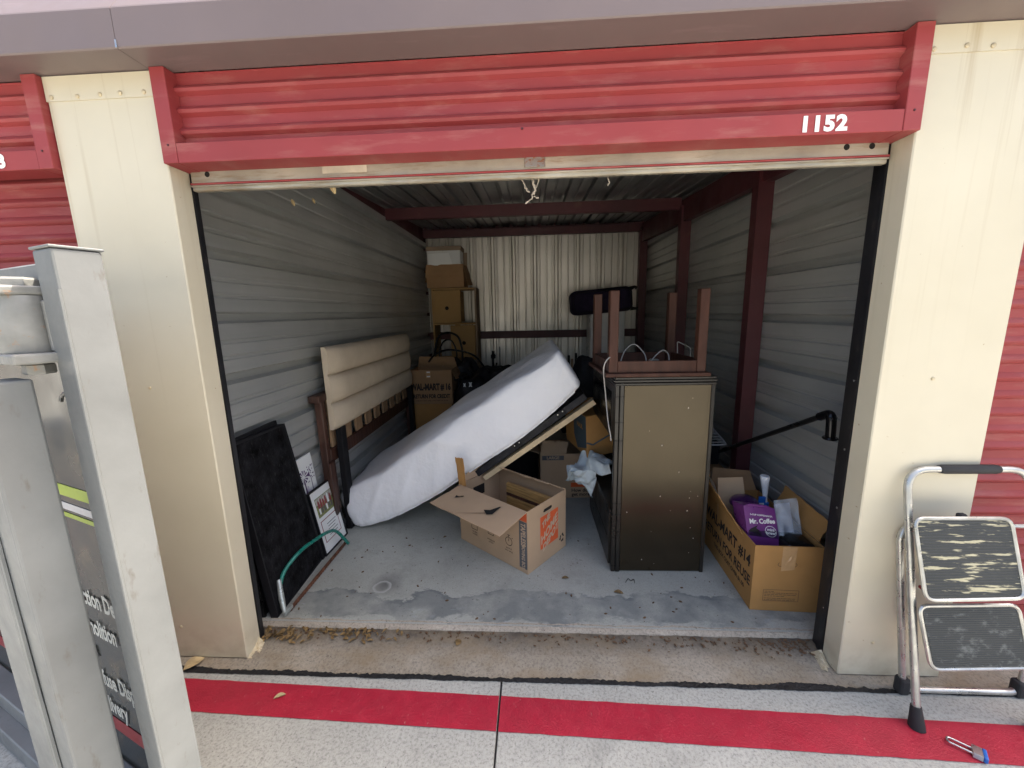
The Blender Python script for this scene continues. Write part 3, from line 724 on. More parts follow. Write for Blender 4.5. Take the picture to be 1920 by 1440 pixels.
# upholstered headboard
t = thing('upholstered_headboard', 'beige padded headboard with three channels and black legs', 'headboard', (-1.37, 1.95, FL))
f = Fr((-1.40, 1.04, 0), (0, 1, 0), (-.012, 0, 1), (1, 0, .012))
zs = [.845, 1.035, 1.235, 1.43]
for k in range(3):
    mb = MB(); nx, ny = 30, 10; y0, y1 = zs[k]+.0, zs[k+1]
    L = 1.80
    for j in range(ny+1):
        for i in range(nx+1):
            a, c = i/nx, j/ny
            ex = min(1, min(a, 1-a)*nx/2.2); ez = math.sin(math.pi*c)**.42 if 0 < c < 1 else 0
            d = .040+.050*ez*(.6+.4*min(1, ex))+.003*noise.noise(V((a*20, c*4, k)))
            d *= (.62+.38*min(1, ex**.5))
            mb.v.append(f((a*L, y0+(y1-y0)*c, d)))
    for j in range(ny):
        for i in range(nx):
            q = j*(nx+1)+i; mb.f.append((q, q+1, q+nx+2, q+nx+1))
    ring = [i for i in range(nx+1)]+[j*(nx+1)+nx for j in range(1, ny+1)]+[ny*(nx+1)+i for i in range(nx-1, -1, -1)]+[j*(nx+1) for j in range(ny-1, 0, -1)]
    b = len(mb.v)
    for q in ring:
        # back outline at depth 0
        i, j = q % (nx+1), q//(nx+1); mb.v.append(f((i/nx*L, y0+(y1-y0)*j/ny, 0)))
    for q in range(len(ring)):
        r2 = (q+1) % len(ring); mb.f.append((ring[q], ring[r2], b+r2, b+q))
    mb.f.append(tuple(range(b, b+len(ring))))
    part('padded_channel', mb, 'linen', t, smooth=60)
for y in (.03, 1.69):
    part('leg', MB().box((y+.03, FL+.003, .005), (y+.105, .845, .05), f, b=.003), 'black_wood', t)
# wooden slatted headboard behind it
t = thing('wooden_headboard', 'dark brown wooden headboard with bare pine slats behind the padded headboard', 'headboard', (-1.43, 2.0, FL))
f = Fr((-1.455, .975, 0), (0, 1, 0), (-.02, 0, 1), (1, 0, .02))
for y in (0, 1.86):
    pt_ = part('post', MB().box((y+.012, FL+.002, .0), (y+.062, 1.06, .05), f, b=.004), 'dark_wood', t)
    part('post_foot_block', MB().box((y-.004, FL+.002, .0555), (y+.074, .62, .068), f, b=.003), 'dark_wood', pt_)
part('top_rail', MB().box((-.035, 1.0605, -.012), (1.965, 1.11, .066), f, b=.006, seg=2), 'dark_wood', t)
part('lower_rail', MB().box((.0705, .60, .012), (1.8595, .70, .046), f, b=.003), 'dark_wood', t)
for k in range(9):
    y = .12+.2*k
    part('slat', MB().box((y, .7005, .02), (y+.115, 1.06, .038), f, b=.002), 'pine', t)

# ================================================================== mattress
mt = thing('mattress', 'white covered mattress propped at a slope across the unit', 'mattress', (-.5, 1.6, FL))
MY = 1.09
nbp = [(664, 993), (735, 974), (815, 933), (895, 879), (975, 826), (1036, 777), (1086, 730)]
ntp = [(634, 930), (702, 892), (771, 846), (838, 799), (908, 753), (976, 708), (1042, 664)]
nb = [px(x, y, Y=MY) for x, y in nbp]; ntt = [px(x, y, Y=MY+.03) for x, y in ntp]
ftt = [q+V((-.02, .92, .03)) for q in ntt]
def cr(P_, t):   # catmull-rom along the list
    n = len(P_)-1; s = min(max(t*n, 0), n-1e-6); i = int(s); u = s-i
    p0, p1, p2, p3 = P_[max(0, i-1)], P_[i], P_[i+1], P_[min(n, i+2)]
    return .5*((2*p1)+(p2-p0)*u+(2*p0-5*p1+4*p2-p3)*u*u+(3*p1-p0-3*p2+p3)*u**3)
NL, NS = 120, 64; mb = MB()
cen = []
for i in range(NL+1):
    t_ = i/NL; a, b, c = cr(nb, t_), cr(ntt, t_), cr(ftt, t_)
    d = c+(a-b); 
    a.z = max(a.z, FL+.004); d.z = max(d.z, FL+.004)
    ct_ = (a+b+c+d)/4; e = min(t_, 1-t_); sh = 1.0
    if t_ < .05: sh = .93+.07*math.sqrt(t_/.05)
    ring = []
    quad = [a, b, c, d]; LW = [(b-a).length, (c-b).length, (d-c).length, (a-d).length]; seg = [24, 40, 14, 30]
    rad = .055
    for q in range(4):
        p0, p1 = quad[q], quad[(q+1) % 4]
        for k in range(seg[q]):
            u = k/seg[q]; ring.append((p0.lerp(p1, u), q, u))
    pts = [r_[0] for r_ in ring]
    for _ in range(5): pts = [(pts[k-1]+pts[k]*2+pts[(k+1) % len(pts)])/4 for k in range(len(pts))]
    for k, q in enumerate(pts):
        q = ct_+(q-ct_)*sh
        sd, u = ring[k][1], ring[k][2]
        n = (q-ct_).normalized()
        if sd == 0:      # long front side: diagonal tension folds, gathers at the hem
            lf = max(0, min(1, (.62-t_)/.3))*min(1, t_/.06)
            ph = t_*46+(1-u)**1.5*4.5+2.0*noise.noise(V((t_*6, u*1.5, 2)))
            fold = (.011*lf+.003)*max(0, math.sin(ph))**2*math.sin(math.pi*min(1, .12+u*.95))*(.5+1.3*abs(noise.noise(V((t_*9, 1, 0)))))
            hem = .005*math.sin(t_*260+u*9+2*noise.noise(V((t_*20, 0, 0))))*max(0, 1-u*4.5)
            sw = .022*math.exp(-((t_-.43-(1-u)*.16)/.035)**2)*max(0, u-.45)*2
            q = q+V((0, -1, 0))*(fold+hem+sw+.010*noise.noise(V((t_*6, u*2.2, 8)))+.016*math.sin(math.pi*u))
        elif sd == 1:
            q = q+V((0, 0, 1))*(.014*noise.noise(V((t_*5, u*2.5, 3)))+.006*math.sin(t_*26+u*9+3*noise.noise(V((t_*3, u*3, 1))))+.03*math.sin(math.pi*u)*math.exp(-((t_-.4)/.12)**2))
        q.z = max(q.z, FL+.003)
        mb.v.append(q)
NS = len(pts)
for i in range(NL):
    for k in range(NS): mb.f.append((i*NS+k, i*NS+(k+1) % NS, (i+1)*NS+(k+1) % NS, (i+1)*NS+k))
# rounded end caps
for end, i0, dirv in ((0, 0, -1), (1, NL*NS, 1)):
    ringi = [i0+k for k in range(NS)]; ct_ = sum((mb.v[k] for k in ringi), V())/NS
    ax = (ct_-sum((mb.v[k+NS*(3 if end == 0 else -3)] for k in ringi), V())/NS).normalized()
    last = ringi
    for s_, o_ in ((.97, .018), (.90, .032), (.6, .04)):
        new = []
        for k in ringi:
            q = ct_+(mb.v[k]-ct_)*s_+ax*o_; q.z = max(q.z, FL+.003); new.append(len(mb.v)); mb.v.append(q)
        for k in range(NS): mb.f.append((last[k], last[(k+1) % NS], new[(k+1) % NS], new[k]))
        last = new
    mb.f.append(tuple(last))
part('cover', mb, 'mattress', mt, smooth=70)
# elastic hem piping under the front edge
hem = [mb.v[i*NS] + V((0, .0, -.002)) for i in range(4, NL-3, 2)]
for q in hem: q.z = max(q.z, FL+.008)
part('hem_piping', MB().tube(hem, .006, 6), 'mattress', mt, smooth=True)

# tilted black bed base and pale board under the mattress
t = thing('bed_frame', 'black bed base tilted beneath the white mattress', 'bed base', (.1, 1.7, FL))
A, B = px(872, 898, Y=1.13), px(1094, 738, Y=1.13)
dl = (B-A).normalized(); hv = V((dl.z, 0, -dl.x)); hv = hv if hv.z < 0 else -hv
def brd(o0, o1, y0, y1, A, B): return MB().hexa([A+hv*o1+V((0, y0, 0)), B+hv*o1+V((0, y0, 0)), B+hv*o1+V((0, y1, 0)), A+hv*o1+V((0, y1, 0)), A+hv*o0+V((0, y0, 0)), B+hv*o0+V((0, y0, 0)), B+hv*o0+V((0, y1, 0)), A+hv*o0+V((0, y1, 0))])
part('side_rail', brd(.0, .046, 0, .028, A, B), 'black_cloth', t)
part('base_board', brd(.006, .03, .0285, .86, A, B), 'black_cloth', t)
part('far_rail', brd(.0, .085, .861, .89, A, B), 'black_wood', t)
for s_ in (.44, .80):
    q = A.lerp(B, s_)+hv*.024+V((0, -.001, 0)); fr = Fr(q, dl, (0, -1, 0), hv)
    br = part('bracket', MB().box((-.035, .0, -.022), (.035, .004, .022), fr, b=.0015), 'black_wood', t)
    for k in (-.02, .022): part('bolt', MB().lathe([(.005, 0), (.004, .004)], Fr(fr((k, .0042, -.010)), dl, hv, (0, -1, 0)), 8), 'steel', br)
A, B = px(905, 894, Y=1.12), px(1112, 750, Y=1.12)
part('pine_board', brd(.0, .036, 0, .07, A, B), 'pine_lt',
     label='long pale pine board sloping beneath the black bed base', cat='board', loc=(A+B)/2)
part('board_panel', MB().box((-.30, 2.02, FL+.001), (.085, 2.05, .78), b=.003), 'black_wood', label='black upright board left of the carton marked LARGE', cat='board', loc=(-.1, 2.03, FL))

# ================================================================== cardboard cartons
def carton(name, label, o, u, L, Wd, h, mat, z0=FL, top=False):
    u = V(u).normalized(); v_ = V((-u.y, u.x, 0)); o = V((o[0], o[1], z0)); f_ = Fr(o, u, v_)
    t_ = thing(name, label, 'box', o+u*L/2+v_*Wd/2)
    th = .005
    sd = []
    sd.append(part('side_panel', MB().box((0, 0, .001), (L, th, h), f_), mat, t_))
    sd.append(part('side_panel', MB().box((0, Wd-th, .001), (L, Wd, h), f_), mat, t_))
    sd.append(part('end_panel', MB().box((0, th+.0002, .001), (th, Wd-th-.0002, h), f_), mat, t_))
    sd.append(part('end_panel', MB().box((L-th, th+.0002, .001), (L, Wd-th-.0002, h), f_), mat, t_))
    part('bottom_panel', MB().box((th, th, .002), (L-th, Wd-th, .007), f_), mat, t_)
    if top:
        part('flap', MB().box((.001, .001, h+.0005), (L-.001, Wd*.497, h+.0045), f_), mat, t_)
        part('flap', MB().box((.001, Wd*.503, h+.0005), (L-.001, Wd-.001, h+.0045), f_), mat, t_)
    return t_, f_, sd
def flap(t_, p00, p10, p01, p11, mat, curl=.0, seed=0, th=.004, torn=.0):
    def fn(a, c, n):
        d = n*curl*math.sin(math.pi*.5*c)**2
        d += n*.006*noise.noise(V((a*4+seed, c*4, seed)))
        if torn and c > .8: d += (V(p01)-V(p00))*torn*noise.noise(V((a*9+seed, 0, 3)))*(c-.8)/.2
        return d
    return part('flap', MB().sheet(p00, p10, p01, p11, 14, 8, th, fn), mat, t_, smooth=40)
# ---- moving box in the middle of the floor
u = V((.482, -.388, 0)).normalized(); v_ = V((-u.y, u.x, 0))
t, f, sd = carton('moving_box', 'open tan moving box with orange logo in the middle of the floor', (-.5, .987), u, .62, .405, .415, 'card_lt')
h = .416
fl_ = flap(t, f((.02, 0, h)), f((.62, 0, h)), f((-.01, -.245, h-.03)), f((.60, -.225, h-.045)), 'card_lt', .015, 1)
_p = [V(q) for q in (f((.02, 0, h)), f((.62, 0, h)), f((-.01, -.245, h-.03)), f((.60, -.225, h-.045)))]
_n = (_p[1]-_p[0]).cross(_p[2]-_p[0]).normalized(); _s = 1 if _n.z > 0 else -1
def onflap(a, c):
    q = _p[0]*(1-a)*(1-c)+_p[1]*a*(1-c)+_p[2]*(1-a)*c+_p[3]*a*c
    return q+_n*(.015*math.sin(math.pi*.5*c)**2+.006*noise.noise(V((a*4+1, c*4, 1))))+_n*_s*.0062
part('torn_slot', MB().poly([onflap(*q) for q in ((.60, .50), (.66, .42), (.71, .20), (.725, .20), (.73, .52), (.68, .60))]), 'hole', fl_)
part('torn_slot', MB().poly([onflap(*q) for q in ((.14, .42), (.17, .52), (.235, .36), (.22, .34), (.18, .42))]), 'hole', fl_)
part('crease', MB().poly([onflap(*q) for q in ((.40, .97), (.405, .97), (.66, .58), (.655, .56))]), 'ink_brown', fl_)
b1 = flap(t, f((.62, .405, h)), f((.03, .405, h)), f((.53, .315, h+.005)), f((.07, .27, h+.035)), 'card_lt', .035, 2, torn=.25)
b2 = flap(t, f((0, .40, h)), f((0, .01, h)), f((-.02, .40, h+.12)), f((-.02, .06, h+.03)), 'card_lt', .01, 3, torn=.2)
b3 = flap(t, f((.07, .004, h)), f((.0, .004, h)), f((.055, -.015, h+.20)), f((-.02, -.02, h+.19)), 'card_or', .015, 4, torn=.06)
part('slot', MB().box((.0052, .13, .27), (.0062, .24, .345), f), 'hole', sd[2])
# end panel prints (right end: u = L side)
eo = lambda a, z: f((.62, a, z)); eu = f.v; ev = V((0, 0, 1))
part('hand_hole', MB().poly([eo(.155, .352)+u*.0006, eo(.165, .346)+u*.0006, eo(.235, .346)+u*.0006, eo(.247, .354)+u*.0006, eo(.243, .368)+u*.0006, eo(.165, .367)+u*.0006]), 'hole', sd[3])
lg = part('logo_square', MB().poly([eo(.125, .105)+u*.0006, eo(.315, .105)+u*.0006, eo(.315, .325)+u*.0006, eo(.125, .325)+u*.0006]), 'orange_ink', sd[3])
for s_, sz, a_, z_ in (('THE', .058, .185, .283), ('HOME', .078, .218, .214), ('DEPOT', .066, .232, .153)):
    text('logo_lettering', s_, sz, eo(a_, z_)+u*.0006, eu, ev, 'tan_ink', sd[3], bold=.0028, sx=.80, shear=.62)
for k in range(3):
    a = k*2*math.pi/3; q = lambda r_, d: eo(.358+r_*math.cos(a+d), .085+r_*math.sin(a+d)*1.2)+u*.0006
    part('recycle_arrow', MB().poly([q(.014, 0), q(.026, .1), q(.028, 1.1), q(.032, 1.1), q(.021, 1.7), q(.010, 1.1), q(.015, 1.05)]), 'ink', sd[3])
# long front panel prints
fo = lambda a, z: f((a, 0, z))-v_*.0006
part('orange_corner', MB().poly([fo(.553, .345), fo(.615, .345), fo(.615, .412), fo(.553, .412)]), 'orange_ink', sd[0])
part('grey_band', MB().poly([fo(.553, .03), fo(.615, .03), fo(.615, .342), fo(.553, .342)]), 'grey_ink', sd[0])
text('band_lettering', 'TAPELESS', .050, fo(.584, .255), V((0, 0, -1)), u, 'tan_ink', sd[0], bold=.0015, sx=.72, lift=.0006)
text('band_lettering', 'MOVING BOX', .036, fo(.584, .105), V((0, 0, -1)), u, 'tan_ink', sd[0], bold=.0008, sx=.74, lift=.0006)
text('panel_lettering', 'PACK EASY. MOVE WELL.', .026, fo(.33, .265), u, ev, 'ink', sd[0], bold=.0006, sx=.85, lift=.0004)
def ring_mb(fo, c, r, w_=.004, n=18, a0=0, a1=2*math.pi):
    mb = MB()
    for k in range(n+1):
        a = a0+(a1-a0)*k/n; mb.v += [fo(c[0]+r*math.cos(a), c[1]+r*math.sin(a)), fo(c[0]+(r-w_)*math.cos(a), c[1]+(r-w_)*math.sin(a))]
    for k in range(n): mb.f.append((2*k, 2*k+2, 2*k+3, 2*k+1))
    return mb
def line_mb(mb, fo, a, b, w_=.004):
    d = (V((b[0]-a[0], b[1]-a[1], 0))).normalized()*w_/2; n = (-d.y, d.x)
    return mb.poly([fo(a[0]+n[0], a[1]+n[1]), fo(b[0]+n[0], b[1]+n[1]), fo(b[0]-n[0], b[1]-n[1]), fo(a[0]-n[0], a[1]-n[1])])
mb = MB()
for a, b in (((.12, .13), (.12, .175)), ((.12, .175), (.175, .175)), ((.175, .175), (.175, .13)), ((.175, .13), (.12, .13)), ((.12, .175), (.13, .195)), ((.175, .175), (.185, .197)), ((.15, .165), (.175, .205)), ((.16, .205), (.178, .19))): line_mb(mb, fo, a, b)
part('carton_icon', mb, 'ink', sd[0])
mb = ring_mb(fo, (.305, .205), .017, .005, 12, 0, math.pi)
for a, b in (((.28, .15), (.33, .15)), ((.33, .15), (.33, .2)), ((.33, .2), (.28, .2)), ((.28, .2), (.28, .15)), ((.305, .165), (.305, .185))): line_mb(mb, fo, a, b)
part('padlock_icon', mb, 'ink', sd[0])
mb = ring_mb(fo, (.465, .165), .030)
for a, b in (((.465, .165), (.465, .185)), ((.465, .195), (.465, .208)), ((.455, .208), (.475, .208)), ((.49, .19), (.498, .198))): line_mb(mb, fo, a, b)
part('stopwatch_icon', mb, 'ink', sd[0])
for a, s_ in ((.15, 'no tape'), (.305, 'strong and'), (.465, 'quick &')):
    text('caption', s_, .018, fo(a, .113 if a < .4 else .118), u, ev, 'ink', sd[0], sx=.9, lift=.0004)
    text('caption', ('needed', 'secure', 'easy setup')[int(a > .2)+int(a > .4)], .018, fo(a, .095 if a < .4 else .100), u, ev, 'ink', sd[0], sx=.9, lift=.0004)
# wooden drawer inside the box
w_t = thing('wooden_crate', 'striped honey wood pieces standing inside the open moving box', 'wood', f((.35, .25, .01)))
for k, (z, m) in enumerate(((.02, 'hardwood'), (.10, 'hardwood'), (.18, 'hardwood'), (.262, 'dark_wood'), (.285, 'hardwood'))):
    hh = (.078, .078, .078, .020, .07)[k]
    part('board', MB().box((.17, .30, z+.015), (.60, .328, z+hh+.015), f, b=.003), m, w_t)
part('board', MB().box((.23, .06, .02), (.60, .295, .16), f, b=.004), 'hardwood', w_t)

# ---- LARGE carton and the tilted blue-marked carton
t, f, sd = carton('moving_box', 'tan carton marked LARGE standing behind the open moving box', (.08, 1.62), (1, .04, 0), .46, .38, .40, 'card_lt')
u, v_ = f.u, f.v; fo = lambda a, z: f((a, 0, z))-v_*.0006
part('label_band', MB().poly([fo(.015, .345), fo(.20, .345), fo(.20, .385), fo(.015, .385)]), 'grey_ink', sd[0])
text('band_lettering', 'LARGE', .036, fo(.107, .365), u, V((0, 0, 1)), 'tan_ink', sd[0], bold=.001, lift=.0006)
part('orange_mark', MB().poly([fo(.26, .10), fo(.44, .10), fo(.44, .14), fo(.26, .14)]), 'orange_ink', sd[0])
text('panel_lettering', 'How do I', .042, fo(.345, .07), u, V((0, 0, 1)), 'ink', sd[0], bold=.001)
text('panel_lettering', 'get more', .042, fo(.345, .033), u, V((0, 0, 1)), 'ink', sd[0], bold=.001)
flap(t, f((0, 0, .401)), f((.22, 0, .401)), f((.02, .03, .51)), f((.24, .06, .49)), 'card_lt', .02, 7, torn=.3)
flap(t, f((0, .38, .401)), f((0, 0, .401)), f((-.12, .36, .46)), f((-.10, .02, .46)), 'card_lt', .02, 9)
t = thing('moving_box', 'ochre carton with blue-grey corner band tilted on top of the LARGE carton', 'box', (.45, 1.5, .5))
uu_ = V((.93, .30, .08)).normalized(); ww_ = V((-.06, -.10, 1)); ww_ = (ww_-uu_*ww_.dot(uu_)).normalized(); vv_ = ww_.cross(uu_)
f = Fr(px(1101, 859, Y=1.30), uu_, vv_, ww_)
bx_ = part('carton_body', MB().box((0, 0, 0), (.36, .40, .335), f, b=.003), 'card_or', t)
part('blue_band', MB().poly([f((-.0006, .004, .08)), f((-.0006, .17, .02)), f((-.0006, .23, .12)), f((-.0006, .23, .325)), f((-.0006, .004, .33))]), 'blue_ink', bx_)
text('panel_lettering', 'HAUL', .05, f((-.0012, .11, .23)), -vv_, ww_, 'card_or', bx_, bold=.002, sx=.8)
fo = lambda a, z: f((a, -.0006, z))
mb = MB(); line_mb(mb, fo, (0, .125), (.05, .10), .014); line_mb(mb, fo, (.05, .10), (.19, .155), .014); line_mb(mb, fo, (.19, .155), (.36, .155), .014)
part('blue_line', mb, 'blue_ink', bx_)
part('blue_mark', MB().poly([fo(.235, .05), fo(.265, .05), fo(.265, .085), fo(.235, .085)]), 'blue_ink', bx_)
# crumpled pale blue cloth
t = thing('crumpled_cloth', 'crumpled pale blue cloth hanging beside the black cabinet', 'cloth', (.35, 1.3, .3))
def fn(a, c, n):
    w1 = noise.noise(V((a*2.2, c*2.2, 1.7))); w2 = noise.noise(V((a*4, c*4, 7.7)))
    return n*(.035*math.sin(7*a+5*c+3*w1)+.016*math.sin(15*a-9*c+4*w2)+.03*w1)+V((.02*w2, 0, .03*w1+.03*math.sin(math.pi*a)))
part('cloth_folds', MB().sheet(px(1060, 898, Y=1.16), px(1146, 880, Y=1.0), px(1076, 862, Y=1.36), px(1152, 856, Y=1.26), 60, 44, .003, fn), 'blue_cloth', t, smooth=70)
part('cloth_tail', MB().sheet(px(1070, 905, Y=1.19), px(1112, 930, Y=1.12), px(1064, 884, Y=1.13), px(1118, 884, Y=1.06), 40, 30, .003, lambda a, c, n: fn(a*.8+.3, c*.9, n)*.55), 'blue_cloth', t, smooth=70)
# ================================================================== cabinet and upturned table
t = thing('black_cabinet', 'tall black laminate cabinet with open middle shelf standing end-on', 'cabinet', (.78, 1.03, FL))
f = Fr((.492, .645, FL), (1, .012, 0), (-.012, 1, 0))
Lx, Ly, H = .556, .79, 1.195
part('end_panel', MB().box((.052, 0, .006), (Lx-.022, .018, H-.03), f, b=.0015), 'cab_panel', t)
part('corner_post', MB().box((0, -.004, .0), (.024, .03, H-.012), f, b=.003), 'cab_black', t)
part('corner_post', MB().box((.0262, -.006, .0), (.0505, .03, H-.012), f, b=.003), 'cab_black', t)
part('corner_post', MB().box((Lx-.0215, -.005, 0), (Lx, .03, H-.012), f, b=.003), 'cab_black', t)
for k, (z, o_) in enumerate(((H-.0295, -.002), (H-.0115, .001), (H+.004, -.003))):
    part('top_moulding', MB().box((-.006-o_, -.010-o_, z), (Lx+.006+o_, Ly, z+.0145), f, b=.003), 'cab_black', t)
part('back_panel', MB().box((Lx-.020, .031, .006), (Lx-.004, Ly, H-.031), f), 'cab_black', t)
part('far_end', MB().box((.01, Ly-.02, .006), (Lx-.021, Ly-.002, H-.031), f), 'cab_black', t)
part('upper_shelf', MB().box((.004, .031, .832), (Lx-.021, Ly-.021, .850), f), 'cab_black', t)
part('lower_shelf', MB().box((-.012, .031, .375), (Lx-.021, Ly-.021, .395), f, b=.003), 'cab_black', t)
dr = part('door', MB().box((.0, .034, .853), (.018, Ly-.024, H-.034), f, b=.003), 'cab_black', t)
part('door_glass', MB().box((-.0015, .09, .90), (-.0005, Ly-.08, H-.08), f), 'chrome_black', dr)
dr = part('drawer_front', MB().box((-.012, .034, .03), (.010, Ly-.024, .372), f, b=.003), 'cab_black', t)
part('drawer_groove', MB().box((-.0135, .07, .20), (-.0125, Ly-.06, .206), f), 'hole', dr)
for z in (.04, .38, .45, .84, .95, 1.1):
    part('post_groove', MB().box((-.0015, -.0075, z), (.052, -.0045, z+.004), f), 'hole', t)
for k in range(18):
    a, b = random.uniform(.07, .50), random.choice((random.uniform(.02, .5), random.uniform(.02, 1.15)))
    s_ = random.uniform(.001, .003)
    part('paint_chip', MB().poly([f((a-s_, -.0006, b)), f((a, -.0006, b-s_*1.6)), f((a+s_, -.0006, b)), f((a+s_*.2, -.0006, b+s_*1.8))]), 'chip', t)

t = thing('end_table', 'reddish brown wooden table turned upside down on the black cabinet', 'table', (.72, .9, 1.27))
z0 = FL+H+.0195
f = Fr((.455, .652, z0), (1, .004, 0), (-.035, 1, 0))
TX, TY = .535, .505
part('tabletop', MB().box((-.022, -.022, 0), (TX+.022, TY+.022, .022), f, b=.005, seg=2), 'table', t)
for x, y in ((0, 0), (TX-.05, 0), (0, TY-.05), (TX-.05, TY-.05)):
    part('leg', MB().box((x, y, .0225), (x+.05, y+.05, .478), f, b=.003), 'table', t)
part('apron', MB().box((.0505, .004, .0225), (TX-.0505, .022, .088), f, b=.002), 'table', t)
part('apron', MB().box((.0505, TY-.022, .0225), (TX-.0505, TY-.004, .088), f, b=.002), 'table', t)
part('apron', MB().box((.004, .0505, .0225), (.022, TY-.0505, .088), f, b=.002), 'table', t)
part('apron', MB().box((TX-.022, .0505, .0225), (TX-.004, TY-.0505, .088), f, b=.002), 'table', t)
part('underside', MB().box((.023, .023, .0222), (TX-.023, TY-.023, .026), f), 'table_in', t)
part('bracket', MB().box((.33, .30, .0265), (.39, .36, .06), f, b=.01), 'saw_grip', t)
def cable(name, label, pts, r=.0035):
    P_ = [V(p) for p in pts]; part(name, MB().tube([cr(P_, i/60) for i in range(61)], r, 6), 'cable', None, True, label=label, cat='cable', loc=P_[0])
tf = f
cable('cable', 'grey cable looping inside the upturned table frame', [tf((.10, .16, .05)), tf((.14, .2, .13)), tf((.20, .22, .165)), tf((.255, .2, .11)), tf((.27, .17, .05)), tf((.31, .16, .10)), tf((.36, .18, .13)), tf((.40, .2, .10)), tf((.40, .18, .04))])
cable('cable', 'grey cable hanging down the left side of the black cabinet', [tf((.05, .03, .105)), tf((.0, .0, .11)), tf((-.03, -.005, .05)), V((.452, .72, 1.15)), V((.462, .68, 1.0)), V((.474, .66, .92)), V((.478, .66, .885))])

# ================================================================== right side: numbered box and contents
t, f, sd = carton('storage_box', 'open ochre carton printed 14 holding household items by the right guide', (1.165, .342), (1, -.045, 0), .335, .665, .375, 'card_or')
u, v_ = f.u, f.v
eu = -v_; lo_ = lambda a, z: f((0, a, z))-u*.0007   # left long face: a from front (0) to back
text('print_lettering', 'WAL-MART #14', .092, lo_(.33, .255), -v_, V((0, 0, 1)), 'ink', sd[2], bold=.003, sx=.92, lift=.0004)
text('print_lettering', 'RETURN FOR REUSE', .078, lo_(.33, .15), -v_, V((0, 0, 1)), 'ink', sd[2], bold=.002, sx=.88, lift=.0004)
text('print_lettering', 'THIS BOX COST OVER $1.00', .034, lo_(.28, .085), -v_, V((0, 0, 1)), 'ink', sd[2], bold=.0008, sx=.95, lift=.0004)
fo = lambda a, z: f((a, 0, z))-v_*.0007
mb = MB()
for a, b in (((.06, .125), (.235, .125)), ((.235, .125), (.235, .06)), ((.235, .06), (.06, .06)), ((.06, .06), (.06, .125))): line_mb(mb, fo, a, b, .0022)
part('print_frame', mb, 'ink_brown', sd[0])
mb = MB()
for k in range(6):
    zz = .115-.009*k-(.004 if k > 3 else 0)
    x = .066
    while x < (.10 if k == 0 else .222-(.07 if k == 3 else 0)):
        L_ = random.uniform(.008, .022); line_mb(mb, fo, (x, zz), (min(x+L_, .228), zz), .0032); x += L_+.003
part('print_text', mb, 'ink_brown', sd[0])
part('hand_slot', MB().poly([fo(.135+.005*math.cos(a) if False else .135+(.05*(1 if math.cos(a) > 0 else -1)*.8)+.010*math.cos(a), .272+.011*math.sin(a)) for a in [k*math.pi/8 for k in range(16)]]), 'ink_brown', sd[0]) if False else None
mb = MB()
for a, b in (((.125, .262), (.205, .262)), ((.205, .262), (.212, .272)), ((.212, .272), (.205, .283)), ((.125, .283), (.118, .272)), ((.118, .272), (.125, .262))): line_mb(mb, fo, a, b, .003)
part('hand_slot', mb, 'ink_brown', sd[0])
part('packing_tape', MB().sheet(fo(.135, .235)-v_*.0006, fo(.20, .245)-v_*.0006, fo(.135, .374)-v_*.0006, fo(.205, .374)-v_*.0006, 6, 8, .0005, lambda a, c, n: n*.002*noise.noise(V((a*6, c*9, 0)))), 'tape', sd[0])
h = .377
fl1 = flap(t, f((0, .64, h)), f((0, .13, h-.02)), f((-.06, .68, h+.19)), f((-.045, .32, h+.13)), 'card_or', .02, 11, torn=.1)
flap(t, f((-.06, .685, h+.19)), f((-.05, .50, h+.17)), f((-.10, .69, h+.03)), f((-.095, .52, h+.02)), 'card_or', .02, 13)
part('shipping_label', MB().poly([f((-.034, .50, h+.10)), f((-.022, .42, h+.07)), f((-.040, .45, h+.14)), f((-.05, .52, h+.16))]), 'mat_white', fl1)
flap(t, f((.335, .05, h)), f((.335, .46, h)), f((.375, .09, h+.10)), f((.34, .44, h+.15)), 'card_or', .035, 15, torn=.06)
flap(t, f((.32, .66, h)), f((.02, .66, h)), f((.30, .70, h+.12)), f((.06, .70, h+.14)), 'card', .02, 17)
# purple coffee maker carton
c_ = thing('coffee_maker_box', 'purple coffee maker carton standing in the open ochre box', 'box', f((.13, .17, .02)))
g = Fr(f((.035, .075, .20)), V((.98, -.05, -.10)).normalized(), V((.02, .96, -.26)).normalized(), V((-.10, .24, .96)).normalized())
pb = part('carton_body', MB().box((0, 0, 0), (.165, .13, .33), g, b=.002), 'purple', c_)
po = lambda a, z: g((a, -.0008, z))
part('lower_print', MB().poly([po(.002, .17), po(.163, .17), po(.163, .215), po(.09, .205), po(.002, .19)]), 'purple_dk', pb)
text('brand_lettering', 'Mr. Coffee', .036, po(.086, .255), g.u, g.w, 'white_print', pb, bold=.0012, sx=.85, shear=.12)
text('small_lettering', '5-CUP COFFEEMAKER', .012, po(.086, .287), g.u, g.w, 'white_print', pb, bold=.0003)
part('badge_ring', ring_mb(po, (.125, .205), .030, .003, 24), 'white_print', pb)
text('badge_lettering', 'mini', .022, po(.125, .214), g.u, g.w, 'white_print', pb, bold=.0007)
text('badge_lettering', 'brew!', .022, po(.125, .196), g.u, g.w, 'white_print', pb, bold=.0007)
part('printed_machine', MB().poly([po(.01, .172), po(.075, .172), po(.07, .20), po(.05, .215), po(.062, .232), po(.02, .208), po(.008, .195)]), 'ink', pb)
part('top_tuck', MB().sheet(g((0, .0, .331)), g((.165, 0, .331)), g((.03, -.004, .345)), g((.12, .0, .345)), 4, 3, .002), 'purple', c_)
t2 = thing('purple_object', 'dark purple rounded object behind the purple carton', 'item', f((.09, .33, .3)))  # unidentified rounded purple object, its real nature unknown
